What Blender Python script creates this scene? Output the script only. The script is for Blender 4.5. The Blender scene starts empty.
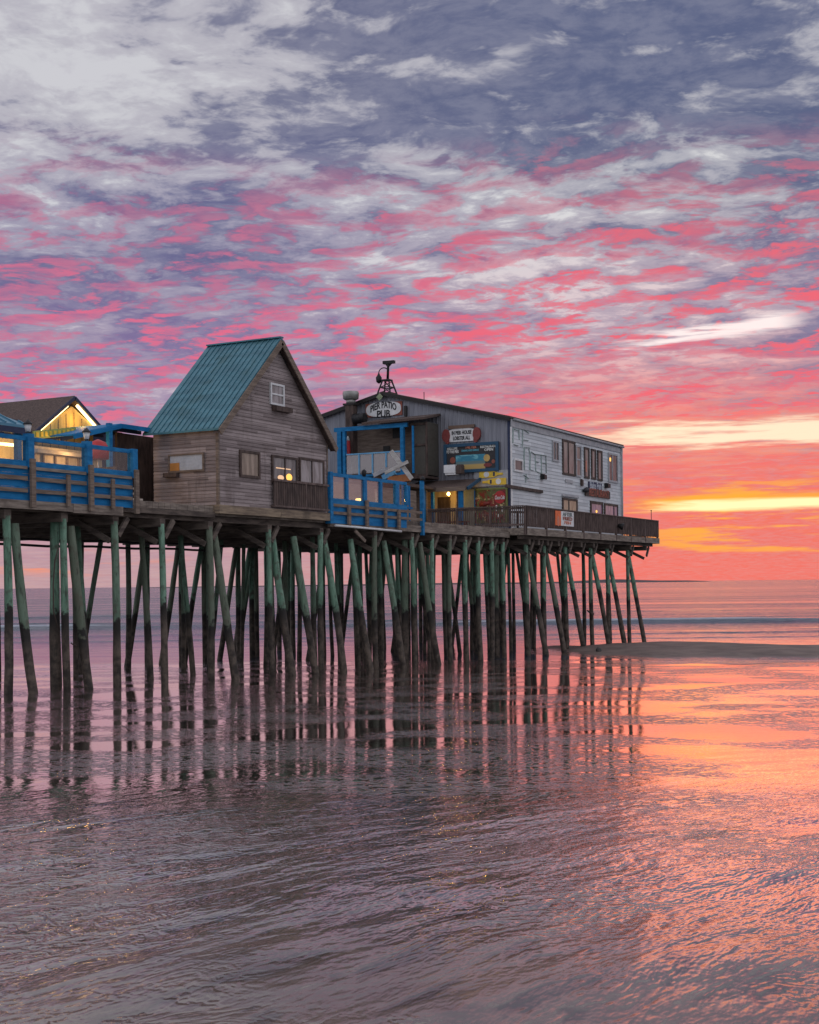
import bpy, bmesh, math, random
import numpy as np
from math import sin, cos, radians, pi, sqrt, tan
from mathutils import Vector, Matrix
random.seed(7)
S = bpy.context.scene
COL = S.collection

# ----------------------------------------------------------------- camera
# world x runs along the pier out to sea, y across it, z up; z = 0 is the sand at the nearest pile
F = 1350.0; HC = 584.0; ROLL = radians(.65); HD = radians(28.25); CH = 2.95
cam_d = bpy.data.cameras.new('Camera'); cam = bpy.data.objects.new('Camera', cam_d); COL.objects.link(cam)
S.camera = cam
cam_d.sensor_fit = 'AUTO'; cam_d.sensor_width = 36.0; cam_d.lens = F / 1024 * 36
cam_d.shift_y = (HC - 512) / 1024
cam_d.clip_start = .1; cam_d.clip_end = 60000
cam.location = (0, 0, CH)
cam.rotation_euler = (Matrix.Rotation(HD - pi/2, 4, 'Z') @ Matrix.Rotation(pi/2, 4, 'X') @ Matrix.Rotation(-ROLL, 4, 'Z')).to_euler()

# ----------------------------------------------------------------- node helper
class NB:
    """tiny expression builder over a node tree"""
    def __init__(s, nt): s.nt = nt
    def new(s, t, **k):
        n = s.nt.nodes.new(t)
        for a, b in k.items(): setattr(n, a, b)
        return n
    def put(s, sock, v):
        if v is None: return
        if isinstance(v, bpy.types.NodeSocket): s.nt.links.new(v, sock)
        else:
            if hasattr(sock.default_value, '__len__') and len(sock.default_value) == 4 and len(v) == 3: v = (*v, 1)
            sock.default_value = v
    def m(s, op, a, b=None, c=None, clamp=False):
        n = s.new('ShaderNodeMath', operation=op, use_clamp=clamp)
        s.put(n.inputs[0], a); s.put(n.inputs[1], b); s.put(n.inputs[2], c)
        return n.outputs[0]
    def add(s, a, b): return s.m('ADD', a, b)
    def sub(s, a, b): return s.m('SUBTRACT', a, b)
    def mul(s, a, b): return s.m('MULTIPLY', a, b)
    def mx(s, a, b): return s.m('MAXIMUM', a, b)
    def ss(s, v, lo, hi, a=0., b=1.):
        n = s.new('ShaderNodeMapRange', interpolation_type='SMOOTHSTEP')
        s.put(n.inputs[0], v); n.inputs[1].default_value = lo; n.inputs[2].default_value = hi
        n.inputs[3].default_value = a; n.inputs[4].default_value = b
        return n.outputs[0]
    def lin(s, v, lo, hi, a=0., b=1.):
        n = s.new('ShaderNodeMapRange'); n.clamp = True
        s.put(n.inputs[0], v); n.inputs[1].default_value = lo; n.inputs[2].default_value = hi
        n.inputs[3].default_value = a; n.inputs[4].default_value = b
        return n.outputs[0]
    def mix(s, f, a, b, bt='MIX'):
        n = s.new('ShaderNodeMix', data_type='RGBA', blend_type=bt)
        s.put(n.inputs[0], f); s.put(n.inputs[6], a); s.put(n.inputs[7], b)
        return n.outputs[2]
    def xyz(s, x, y, z):
        n = s.new('ShaderNodeCombineXYZ'); s.put(n.inputs[0], x); s.put(n.inputs[1], y); s.put(n.inputs[2], z)
        return n.outputs[0]
    def sep(s, v):
        n = s.new('ShaderNodeSeparateXYZ'); s.put(n.inputs[0], v); return n.outputs
    def vm(s, op, a, b=None):
        n = s.new('ShaderNodeVectorMath', operation=op); s.put(n.inputs[0], a)
        if b is not None: s.put(n.inputs[1], b)
        return n.outputs[0]
    def map(s, v, scale=(1,1,1), rot=(0,0,0), loc=(0,0,0)):
        n = s.new('ShaderNodeMapping'); s.put(n.inputs[0], v)
        n.inputs[1].default_value = loc; n.inputs[2].default_value = rot; n.inputs[3].default_value = scale
        return n.outputs[0]
    def noise(s, v, scale, detail=4., rough=.55, dist=0., col=False):
        n = s.new('ShaderNodeTexNoise'); s.put(n.inputs['Vector'], v)
        n.inputs['Scale'].default_value = scale; n.inputs['Detail'].default_value = detail
        n.inputs['Roughness'].default_value = rough; n.inputs['Distortion'].default_value = dist
        return n.outputs['Color' if col else 'Fac']

# ----------------------------------------------------------------- sky
SUN_EL = 4.5; SUN_AZ = 13.0      # degrees; azimuth to the right of the view direction
sd_ang = HD - radians(SUN_AZ)    # angle from +x
W = bpy.data.worlds.new('World'); S.world = W; W.use_nodes = True
nt = W.node_tree; nt.nodes.clear(); B = NB(nt)
out = B.new('ShaderNodeOutputWorld')
tc = B.new('ShaderNodeTexCoord')
dx, dy, dz = B.sep(tc.outputs['Generated'])
fw = B.add(B.mul(dx, cos(HD)), B.mul(dy, sin(HD)))
rt = B.sub(B.mul(dx, sin(HD)), B.mul(dy, cos(HD)))
az = B.m('ARCTAN2', rt, fw)
el = B.m('ARCSINE', dz)
zp = B.mx(dz, 0.0)
zz = B.add(zp, .085)
pl = B.xyz(B.m('DIVIDE', rt, zz), B.m('DIVIDE', fw, zz), 0.3)       # cloud layer overhead, seen in perspective
warp = B.vm('SCALE', B.vm('SUBTRACT', B.noise(pl, 3.2, 3, .5, 0, True), (.5,.5,.5)))
warp.node.inputs['Scale'].default_value = .16
pw = B.vm('ADD', pl, warp)
pw = B.map(pw, (1, 1, 1), (0, 0, radians(14)))
def field(v, fine_too=True):
    a_ = B.noise(B.map(v, (1,1,1), loc=(3.1, 7.7, 0)), 1.35, 3, .5)
    b_ = B.noise(B.map(v, (1,1.15,1), loc=(9.3, 1.7, 0)), 6.0, 5, .60)
    return a_, b_
big, med = field(pw)
fine = B.noise(B.map(pw, (1,1.1,1), loc=(1.3, 4.7, 2)), 15.0, 5, .64)
n1 = B.add(B.add(B.mul(big, .36), B.mul(med, .46)), B.mul(fine, .18))
# the same field a little nearer the sun: what is lit from below
def puffs(v):
    w_ = B.vm('SCALE', B.vm('SUBTRACT', B.noise(v, 11., 4, .6, 0, True), (.5,.5,.5))); w_.node.inputs['Scale'].default_value = .13
    n = B.new('ShaderNodeTexVoronoi', feature='SMOOTH_F1'); B.put(n.inputs['Vector'], B.vm('ADD', v, w_))
    n.inputs['Scale'].default_value = 8.5; n.inputs['Smoothness'].default_value = .35; n.inputs['Detail'].default_value = 1.; n.inputs['Roughness'].default_value = .5
    return B.ss(n.outputs['Distance'], .62, .10)
puff = puffs(pw)
n1 = B.add(B.add(B.mul(big, .30), B.mul(med, .42)), B.add(B.mul(fine, .23), B.mul(puff, .07)))
big2, med2 = field(B.map(pw, loc=(.02, .055, 0)))
grad = B.sub(B.add(B.mul(big, .3), B.mul(med, .6)), B.add(B.mul(big2, .3), B.mul(med2, .6)))
def blob(a0, e0, ra, re, k=0.):
    u = B.mul(B.sub(az, a0), 1/ra)
    v = B.mul(B.sub(B.sub(el, e0), B.mul(B.sub(az, a0), k)), 1/re)
    return B.m('EXPONENT', B.mul(B.add(B.mul(u, u), B.mul(v, v)), -1.0))
dark1 = blob(.125, .345, .085, .038, .15)
dark2 = blob(.262, .385, .05, .025, .1)
lite1 = blob(-.21, .375, .16, .055)
right = B.ss(B.add(az, B.mul(B.sub(med, .5), .15)), -.16, .20)      # 0 left .. 1 right (towards the sun)
cover = B.add(n1, B.add(B.mul(dark1, .105), B.mul(dark2, .06)))
cover = B.sub(cover, B.mul(lite1, .03))
cover = B.add(cover, B.mul(B.mul(B.ss(el, .37, .29), B.ss(el, .04, .12)), .026))
t = B.ss(cover, .465, .555)
haze_t = B.ss(cover, .385, .475)                                   # thin veil before the thick cloud
# colours of gaps and of cloud, by height above the horizon
def byel(stops):
    c = stops[0][1]
    for (e0, c0), (e1, c1) in zip(stops, stops[1:]):
        c = B.mix(B.ss(el, e0, e1), c, c1)
    return c
gapL = byel([(.0, (.56,.34,.35)), (.05, (.60,.36,.40)), (.14, (.55,.45,.54)), (.24, (.62,.62,.67)), (.33, (.60,.60,.64))])
gapR = byel([(.0, (.85,.155,.135)), (.04, (.87,.16,.11)), (.11, (.88,.20,.185)), (.19, (.74,.57,.60)), (.28, (.72,.72,.73))])
cloL = byel([(.0, (.50,.29,.32)), (.06, (.40,.22,.34)), (.15, (.225,.165,.335)), (.26, (.125,.13,.265)), (.36, (.14,.15,.25))])
cloR = byel([(.0, (.82,.165,.14)), (.06, (.76,.17,.17)), (.11, (.50,.22,.28)), (.18, (.20,.165,.30)), (.30, (.105,.128,.235))])
#gaps
gap = B.mix(right, gapL, gapR); clo = B.mix(right, cloL, cloR)
veil = B.mix(right, byel([(.0, (.53,.31,.34)), (.12, (.36,.26,.40)), (.24, (.33,.305,.42)), (.34, (.46,.45,.51))]), byel([(.0, (.85,.155,.135)), (.10, (.80,.18,.18)), (.19, (.44,.34,.43)), (.30, (.42,.42,.48))]))
col = B.mix(t, B.mix(haze_t, gap, veil), clo)
# soft inner modelling of the cloud
col = B.mix(B.mul(B.ss(fine, .35, .68), .30), col, B.mix(.5, col, (.62,.60,.66)))
# pink light caught on the undersides
streak = B.noise(B.map(pw, (3.4, 5.2, 1), (0,0,radians(-8)), (5, 2, 0)), 2.2, 6, .62)
pm = B.add(B.add(B.mul(streak, .48), B.mul(fine, .36)), B.add(B.mul(grad, 1.9), B.mul(puff, .12)))
pm = B.ss(pm, .375, .535)
patch = B.noise(B.map(pl, (1,1,1), loc=(12.3, 3.3, 0)), 1.1, 3, .5)
env = B.mul(B.ss(B.add(el, B.mul(B.sub(patch, .5), .30)), .355, .19), B.ss(el, .012, .07))
env = B.mul(env, B.ss(B.add(med2, patch), .80, 1.10, .45, 1.))
pink = B.mix(right, (.82,.145,.255), (.92,.13,.175))
pink = B.mix(B.mul(B.ss(fine, .58, .40), .45), pink, (.50,.20,.33))
pink = B.mix(B.ss(el, .15, .05), pink, B.mix(right, (.74,.26,.30), (.92,.17,.14)))
col = B.mix(B.mul(B.mul(B.mul(pm, env), .94), B.ss(fine, .30, .52, .62, 1.)), col, pink)
# luminous rifts toward the sun
sn = B.noise(B.xyz(B.mul(az, 9), B.mul(el, 95), 1.7), 1.0, 5, .6)
sn2 = B.noise(B.xyz(B.mul(az, 16), B.mul(el, 210), 4.2), 1.0, 5, .6)
def rift(a0, a1, e0, k, th, wob, edge=.5):
    d = B.sub(B.sub(el, e0), B.mul(B.sub(az, a1), k))
    d = B.m('ABSOLUTE', B.add(d, B.mul(B.sub(sn2, .5), wob)))
    return B.mul(B.ss(d, th, th*edge), B.ss(B.add(az, B.mul(B.sub(sn, .5), .22)), a0, a1))
r1w = B.mul(rift(.03, .19, .1035, .0, .027, .05, .2), B.ss(sn2, .28, .52))
r1 = B.mul(rift(.10, .18, .1055, .0, .0115, .026, .3), B.ss(sn, .30, .50))
r3 = B.mul(rift(.160, .20, .176, .10, .0075, .014, .3), B.mul(B.ss(az, .295, .265), B.ss(sn2, .26, .46)))
ystr = B.mul(B.mul(B.ss(B.add(B.mul(sn, .6), B.mul(sn2, .4)), .485, .575), B.ss(az, .10, .22)), B.mul(B.ss(el, .010, .026), B.ss(el, .082, .062)))
ostr = B.mul(B.mul(B.ss(sn, .50, .62), B.ss(az, -.14, -.24)), B.mul(B.ss(el, .006, .015), B.ss(el, .035, .02)))
r2w = rift(.12, .20, .0565, .0, .0075, .010, .25)
r2 = rift(.155, .215, .0545, .0, .0052, .005, .3)
col = B.mix(B.mul(ostr, .8), col, (.95,.30,.16))
col = B.mix(B.mul(r1w, .28), col, (1.0,.50,.28))
col = B.mix(r1, col, (1.05,.84,.60))
col = B.mix(B.mul(r3, .95), col, (1.05,.90,.88))
col = B.mix(B.mul(ystr, .85), col, (1.0,.43,.05))
col = B.mix(B.mul(r2w, .85), col, (1.0,.44,.03))
col = B.mix(r2, col, (1.3,1.0,.52))
# the rest of the dome: quiet blue-grey twilight away from the sunset
quiet = B.mix(t, (.84,.86,.96), (.52,.55,.68))
away = B.ss(B.m('ABSOLUTE', az), .55, 1.5)
col = B.mix(away, col, quiet)
col = B.mix(B.ss(el, .42, .8), col, B.mix(t, (.70,.70,.78), (.46,.46,.56)))
col = B.mix(B.ss(el, -.005, -.05), col, (.20,.17,.18))
bg = B.new('ShaderNodeBackground'); B.put(bg.inputs[0], col); bg.inputs[1].default_value = 1.0
sky = B.new('ShaderNodeTexSky', sky_type='NISHITA'); sky.sun_disc = False
sky.sun_elevation = radians(SUN_EL); sky.sun_rotation = pi/2 - sd_ang
bg2 = B.new('ShaderNodeBackground'); nt.links.new(sky.outputs[0], bg2.inputs[0]); bg2.inputs[1].default_value = .0008
addn = B.new('ShaderNodeAddShader'); nt.links.new(bg.outputs[0], addn.inputs[0]); nt.links.new(bg2.outputs[0], addn.inputs[1])
nt.links.new(addn.outputs[0], out.inputs[0])

sun_d = bpy.data.lights.new('Sun', 'SUN'); sun = bpy.data.objects.new('Sun', sun_d); COL.objects.link(sun)
sun_d.energy = .022; sun_d.angle = radians(13); sun_d.color = (1, .23, .10)
sdv = Vector((cos(sd_ang)*cos(radians(SUN_EL)), sin(sd_ang)*cos(radians(SUN_EL)), sin(radians(SUN_EL))))
sun.rotation_euler = sdv.to_track_quat('Z', 'Y').to_euler()

S.view_settings.view_transform = 'Standard'; S.view_settings.look = 'None'
S.view_settings.exposure = 0.0; S.view_settings.gamma = 1.0
S.view_settings.use_curve_mapping = False
S.cycles.max_bounces = 6; S.cycles.glossy_bounces = 4; S.cycles.transparent_max_bounces = 12
S.cycles.sample_clamp_indirect = 4.0
S.cycles.use_denoising = True

# ----------------------------------------------------------------- materials
MATS = {}
def mat_new(name):
    m = bpy.data.materials.new(name); m.use_nodes = True
    b = NB(m.node_tree); p = m.node_tree.nodes['Principled BSDF']
    MATS[name] = m
    return m, b, p
def pmat(name, c1, c2, scale=(1,1,1), freq=3., rough=.75, bump=.15, bdist=.01, metal=0., detail=5, stain=None, spec=.4, course=None):
    """a surface with its own grain: noise between two colours, optional dark stains, optional board courses of height `course`"""
    m, b, p = mat_new(name)
    t = b.new('ShaderNodeTexCoord'); o = t.outputs['Object']
    rnd = b.new('ShaderNodeObjectInfo').outputs['Random']
    v = b.map(o, scale); v = b.vm('ADD', v, b.xyz(b.mul(rnd, 37.), b.mul(rnd, 11.), b.mul(rnd, 23.)))
    n = b.noise(v, freq, detail, .6)
    c = b.mix(b.ss(n, .32, .68), c1, c2)
    if course:
        x, y, z = b.sep(o)
        k = b.m('FLOOR', b.mul(z, 1/course))
        wn = b.new('ShaderNodeTexWhiteNoise', noise_dimensions='2D')
        seg = b.m('FLOOR', b.add(b.mul(b.add(x, y), .42), b.mul(k, .37)))
        b.put(wn.inputs['Vector'], b.xyz(k, seg, 0))
        c = b.mix(.65, c, b.mix(wn.outputs['Value'], tuple(k_*.8 for k_ in c1), tuple(k_*1.12 for k_ in c2)))
        c = b.mix(b.mul(b.ss(b.noise(b.map(o, (2.2,2.2,.25)), 1.6, 4, .65), .56, .72), .45), c, tuple(k_*.55 for k_ in c1))
    if stain:
        n2 = b.noise(o, .9, 5, .65)
        c = b.mix(b.mul(b.ss(n2, .52, .72), .7), c, stain)
    b.put(p.inputs['Base Color'], c)
    p.inputs['Roughness'].default_value = rough; p.inputs['Metallic'].default_value = metal
    p.inputs['Specular IOR Level'].default_value = spec
    bn = b.new('ShaderNodeBump'); bn.inputs['Strength'].default_value = bump; bn.inputs['Distance'].default_value = bdist
    b.put(bn.inputs['Height'], n); b.put(p.inputs['Normal'], bn.outputs[0])
    return m
def emat(name, c, s):
    m, b, p = mat_new(name)
    p.inputs['Base Color'].default_value = (*c, 1); p.inputs['Emission Color'].default_value = (*c, 1)
    p.inputs['Emission Strength'].default_value = s
    return m
def flat(name, c, rough=.6, metal=0.):
    return pmat(name, tuple(x*.88 for x in c), tuple(min(1, x*1.1) for x in c), freq=6, rough=rough, bump=.05, metal=metal)
M = MATS
pmat('shingle', (.19,.147,.14), (.365,.30,.288), (.7,.7,6), 3.2, .85, .3, .012, course=.125, stain=(.15,.11,.10))
pmat('trim_wood', (.13,.095,.075), (.24,.18,.14), (.6,.6,5), 3, .85, .25)
pmat('deck_wood', (.14,.11,.09), (.30,.245,.20), (.5,2,4), 3, .85, .3, stain=(.08,.06,.05))
pmat('dark_wood', (.045,.03,.026), (.11,.075,.062), (2,2,.6), 3, .8, .25)
pmat('rail_wood', (.075,.050,.043), (.17,.12,.105), (2,2,.5), 3.5, .82, .25)
pmat('pale_wood', (.30,.25,.20), (.5,.43,.36), (.6,2,2), 3, .8, .2)
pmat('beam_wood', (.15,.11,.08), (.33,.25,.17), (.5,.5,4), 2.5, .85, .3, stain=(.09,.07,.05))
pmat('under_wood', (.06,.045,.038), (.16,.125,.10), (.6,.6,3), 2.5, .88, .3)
pmat('teal_roof', (.040,.130,.170), (.075,.215,.27), (.3,.3,1.5), 2.5, .42, .05, metal=.35, stain=(.045,.12,.13))
pmat('blue_roof', (.07,.20,.29), (.12,.28,.38), (.3,.3,1.5), 2.5, .42, .05, metal=.35)
pmat('brown_roof', (.06,.040,.034), (.125,.085,.072), (3,3,3), 5, .9, .4)
pmat('blue_paint', (.010,.125,.30), (.022,.20,.43), (1.2,1.2,3), 2.5, .65, .12, stain=(.012,.13,.28), spec=.15)
pmat('blue_panel', (.006,.125,.32), (.018,.205,.46), (.5,.5,2), 2, .65, .1, stain=(.010,.11,.25), spec=.15)
pmat('pale_blue', (.10,.30,.52), (.16,.40,.60), freq=3, rough=.5)
pmat('white_siding', (.50,.535,.56), (.62,.645,.66), (.5,.5,1), 1.6, .55, .05, stain=(.42,.45,.46), course=.19)
pmat('white_paint', (.62,.62,.62), (.76,.76,.75), freq=4, rough=.5)
pmat('grey_trim', (.30,.31,.33), (.42,.42,.43), freq=3, rough=.6)
pmat('cream_wall', (.45,.36,.25), (.62,.52,.38), (2,2,.4), 3, .7, .1)
pmat('yellow_wall', (.50,.34,.12), (.66,.47,.18), (2,2,.4), 3, .7, .1)
pmat('black_metal', (.012,.012,.014), (.035,.033,.033), freq=6, rough=.5, metal=.4)
pmat('galv_metal', (.26,.26,.24), (.42,.41,.38), freq=3, rough=.45, metal=.6)
pmat('concrete_rock', (.03,.028,.026), (.09,.08,.075), freq=8, rough=.9, bump=.5)
flat('red_paint', (.42,.03,.035), .45); flat('mural_green', (.16,.19,.06)); flat('mural_red', (.24,.035,.025), .5); flat('dark_red', (.22,.045,.04), .6); flat('yellow_paint', (.75,.50,.05), .5)
flat('black_paint', (.02,.02,.024)); flat('navy_paint', (.02,.03,.075)); flat('orange_paint', (.78,.16,.05))
flat('green_paint', (.12,.24,.13)); flat('lime_paint', (.33,.36,.10)); flat('brown_board', (.16,.10,.07))
flat('sign_dark', (.035,.032,.035)); flat('frame_blue', (.02,.075,.14)); flat('sea_teal', (.03,.22,.30)); flat('sky_cyan', (.12,.42,.52))
flat('sand_gold', (.55,.36,.12)); flat('pale_text', (.72,.72,.68)); flat('ghost_green', (.36,.44,.41), .8); flat('ghost_dark', (.24,.28,.27), .8)
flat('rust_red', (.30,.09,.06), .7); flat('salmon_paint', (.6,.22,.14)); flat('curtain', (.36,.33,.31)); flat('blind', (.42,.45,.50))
flat('rope', (.07,.05,.04), .9); flat('gull_white', (.6,.6,.6)); flat('grey_panel', (.17,.20,.19)); flat('dark_recess', (.02,.017,.016))
pmat('board_white', (.34,.32,.30), (.55,.53,.50), (.6,.6,3), 3, .8, .2); flat('dark_green', (.05,.13,.06)); flat('purple_cloth', (.10,.09,.16))
emat('warm_tube', (1., .72, .30), 5.0); emat('warm_bulb', (1., .62, .2), 9.0); emat('amber_glow', (1., .5, .10), 1.3); emat('dim_glow', (1., .62, .35), .55)
# corrugated sheet: ribs across y
m, b, p = mat_new('corrugated')
o = b.new('ShaderNodeTexCoord').outputs['Object']; x, y, z = b.sep(o)
w = b.m('SINE', b.mul(y, 2*pi/.23)); rib = b.ss(w, .1, .8)
n = b.noise(b.map(o, (1,2,.35)), 1.8, 5, .6)
c = b.mix(b.ss(n, .3, .7), (.19,.195,.225), (.255,.258,.29))
c = b.mix(b.mul(rib, .16), c, (.27,.275,.31)); b.put(p.inputs['Base Color'], c)
p.inputs['Roughness'].default_value = .5; p.inputs['Metallic'].default_value = .25
bn = b.new('ShaderNodeBump'); bn.inputs['Strength'].default_value = .8; bn.inputs['Distance'].default_value = .03
b.put(bn.inputs['Height'], rib); b.put(p.inputs['Normal'], bn.outputs[0])
# window glass backed by a dim room
def glass(name, c1, c2, fx=2.5, rough=.14):
    m, b, p = mat_new(name)
    o = b.new('ShaderNodeTexCoord').outputs['Object']
    n = b.noise(b.map(o, (fx, fx, .5)), 2.2, 3, .5)
    b.put(p.inputs['Base Color'], b.mix(b.ss(n, .38, .62), c1, c2))
    p.inputs['Roughness'].default_value = rough; p.inputs['IOR'].default_value = 1.4
    p.inputs['Specular IOR Level'].default_value = .35
    bn = b.new('ShaderNodeBump'); bn.inputs['Strength'].default_value = .06; bn.inputs['Distance'].default_value = .05
    b.put(bn.inputs['Height'], b.noise(o, 1.3, 2, .5)); b.put(p.inputs['Normal'], bn.outputs[0])
    return m
glass('glass_curtain', (.20,.18,.175), (.36,.33,.33)); glass('glass_dark', (.04,.04,.045), (.13,.125,.13)); glass('glass_grey', (.13,.12,.12), (.24,.22,.215))
glass('glass_tan', (.22,.17,.13), (.36,.28,.22)); glass('glass_mauve', (.22,.14,.26), (.38,.24,.34))
# clear acrylic wind screen
m, b, p = mat_new('acrylic')
nd = m.node_tree.nodes; tr = b.new('ShaderNodeBsdfTransparent'); tr.inputs[0].default_value = (.80,.78,.78,1)
gl = b.new('ShaderNodeBsdfGlossy'); gl.inputs['Roughness'].default_value = .08; gl.inputs[0].default_value = (.9,.9,.9,1)
df = b.new('ShaderNodeBsdfDiffuse'); df.inputs[0].default_value = (.34,.27,.26,1)
mx1 = b.new('ShaderNodeMixShader'); mx1.inputs[0].default_value = .38
b.nt.links.new(tr.outputs[0], mx1.inputs[1]); b.nt.links.new(df.outputs[0], mx1.inputs[2])
mx2 = b.new('ShaderNodeMixShader'); mx2.inputs[0].default_value = .12
b.nt.links.new(mx1.outputs[0], mx2.inputs[1]); b.nt.links.new(gl.outputs[0], mx2.inputs[2])
b.nt.links.new(mx2.outputs[0], nd['Material Output'].inputs[0])
m, b, p = mat_new('clear_pane')
nd = m.node_tree.nodes; tr = b.new('ShaderNodeBsdfTransparent'); tr.inputs[0].default_value = (.86,.85,.84,1)
gl = b.new('ShaderNodeBsdfGlossy'); gl.inputs['Roughness'].default_value = .06
mx2 = b.new('ShaderNodeMixShader'); mx2.inputs[0].default_value = .045
b.nt.links.new(tr.outputs[0], mx2.inputs[1]); b.nt.links.new(gl.outputs[0], mx2.inputs[2])
b.nt.links.new(mx2.outputs[0], nd['Material Output'].inputs[0])
# pile: copper-green treated upper, black tide band, barnacled brown foot
m, b, p = mat_new('pile')
o = b.new('ShaderNodeTexCoord').outputs['Object']
rnd = b.new('ShaderNodeObjectInfo').outputs['Random']
wz = b.sep(b.new('ShaderNodeNewGeometry').outputs['Position'])[2]
v = b.vm('ADD', o, b.xyz(b.mul(rnd, 31.), b.mul(rnd, 17.), b.mul(rnd, 7.)))
g = b.noise(b.map(v, (3,3,.5)), 2.5, 5, .6); bl = b.noise(v, 3.2, 6, .65)
green = b.mix(b.ss(g, .3, .7), (.085,.175,.115), (.20,.335,.235))
green = b.mix(b.ss(bl, .50, .68), green, (.09,.10,.072))
green = b.mix(b.mul(b.ss(rnd, .45, .95), .75), green, (.115,.112,.078))
foot = b.mix(b.ss(bl, .35, .65), (.030,.022,.017), (.135,.100,.076))
hh = b.add(wz, b.mul(b.sub(bl, .5), 1.5)); hh = b.add(hh, b.mul(b.sub(rnd, .5), .9))
c = b.mix(b.ss(hh, 2.0, 2.2), (.016,.013,.011), green)
c = b.mix(b.ss(hh, 1.9, 1.35), c, foot)
c = b.mix(b.mul(b.ss(b.noise(b.map(v, (6,6,1.2)), 2., 4, .7), .55, .66), .7), c, (.03,.028,.02))
b.put(p.inputs['Base Color'], c); p.inputs['Roughness'].default_value = .8
bn = b.new('ShaderNodeBump'); bn.inputs['Strength'].default_value = .6; bn.inputs['Distance'].default_value = .03
b.put(bn.inputs['Height'], b.add(bl, g)); b.put(p.inputs['Normal'], bn.outputs[0])
# mural of lobsters and greens
m, b, p = mat_new('mural')
o = b.new('ShaderNodeTexCoord').outputs['Object']
n = b.noise(b.map(o, (1,1,.8), (radians(35),0,0)), 4.0, 5, .6, .8); n2 = b.noise(o, 4.5, 4, .6, .5)
c = b.mix(b.ss(n, .46, .52), (.20,.022,.02), (.10,.12,.04)); c = b.mix(b.ss(n2, .57, .64), c, (.55,.42,.22)); c = b.mix(b.ss(n2, .36, .30), c, (.04,.035,.02))
b.put(p.inputs['Base Color'], c); p.inputs['Roughness'].default_value = .5

# ----------------------------------------------------------------- mesh helpers
ORG = {}
class MB:
    def __init__(s): s.v = []; s.f = []; s.sm = []
    def quad(s, *pts, smooth=False):
        i = len(s.v); s.v += [tuple(p) for p in pts]; s.f.append(tuple(range(i, i+len(pts)))); s.sm.append(smooth); return s
    def hexa(s, p):      # 8 corners: bottom ring then top ring
        i = len(s.v); s.v += [tuple(q) for q in p]
        for f in ((3,2,1,0), (4,5,6,7), (0,1,5,4), (1,2,6,5), (2,3,7,6), (3,0,4,7)):
            s.f.append(tuple(i+k for k in f)); s.sm.append(False)
        return s
    def box(s, x0, x1, y0, y1, z0, z1):
        x0, x1 = sorted((x0, x1)); y0, y1 = sorted((y0, y1)); z0, z1 = sorted((z0, z1))
        return s.hexa([(x0,y0,z0),(x1,y0,z0),(x1,y1,z0),(x0,y1,z0),(x0,y0,z1),(x1,y0,z1),(x1,y1,z1),(x0,y1,z1)])
    def bar(s, p, q, w, h, up=(0,0,1)):
        p = Vector(p); q = Vector(q); d = (q-p).normalized(); up = Vector(up)
        if abs(d.dot(up)) > .98: up = Vector((0,1,0))
        r = d.cross(up).normalized()*w/2; u = r.cross(d).normalized()*h/2
        return s.hexa([p-r-u, p+r-u, q+r-u, q-r-u, p-r+u, p+r+u, q+r+u, q-r+u])
    def tube(s, pts, rad, n=10, caps=True, jit=0.):
        pts = [Vector(p) for p in pts]; rad = [rad]*len(pts) if not hasattr(rad, '__len__') else rad
        i0 = len(s.v)
        for k, (p, r) in enumerate(zip(pts, rad)):
            d = (pts[min(k+1, len(pts)-1)] - pts[max(k-1, 0)]).normalized()
            a = Vector((1,0,0)) if abs(d.x) < .9 else Vector((0,1,0))
            e1 = d.cross(a).normalized(); e2 = d.cross(e1)
            for j in range(n):
                rr = r*(1+random.uniform(-jit, jit)); an = 2*pi*j/n
                s.v.append(tuple(p + e1*(rr*cos(an)) + e2*(rr*sin(an))))
        for k in range(len(pts)-1):
            for j in range(n):
                a = i0+k*n+j; b_ = i0+k*n+(j+1) % n
                s.f.append((a, b_, b_+n, a+n)); s.sm.append(True)
        if caps:
            s.f.append(tuple(i0+j for j in range(n))[::-1]); s.sm.append(False)
            e = i0+(len(pts)-1)*n; s.f.append(tuple(e+j for j in range(n))); s.sm.append(False)
        return s
    def prism(s, poly, axis, a0, a1):
        """polygon (u,z) on plane of const axis, extruded a0..a1"""
        def P(u, z, a): return (a, u, z) if axis == 'x' else (u, a, z)
        i = len(s.v); n = len(poly)
        s.v += [P(u, z, a0) for u, z in poly] + [P(u, z, a1) for u, z in poly]
        s.f += [tuple(i+k for k in range(n)), tuple(i+n+k for k in range(n))[::-1]]; s.sm += [False]*2
        for k in range(n):
            k2 = (k+1) % n; s.f.append((i+k, i+n+k, i+n+k2, i+k2)); s.sm.append(False)
        return s
    def build(s, name, mat, parent=None, fix=True):
        o = (0,0,0)
        if parent is not None: o = ORG[parent.name]
        me = bpy.data.meshes.new(name)
        me.from_pydata([(x-o[0], y-o[1], z-o[2]) for x, y, z in s.v], [], s.f)
        me.polygons.foreach_set('use_smooth', s.sm)
        if fix:
            bm = bmesh.new(); bm.from_mesh(me); bmesh.ops.recalc_face_normals(bm, faces=bm.faces[:]); bm.to_mesh(me); bm.free()
        me.materials.append(M[mat] if isinstance(mat, str) else mat); me.update()
        ob = bpy.data.objects.new(name, me); COL.objects.link(ob)
        if parent is not None: ob.parent = parent
        ORG[ob.name] = o
        return ob
def tag(o, label=None, cat=None, group=None, kind=None):
    if label: o['label'] = label
    if cat: o['category'] = cat
    if group: o['group'] = group
    if kind: o['kind'] = kind
    return o
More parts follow.
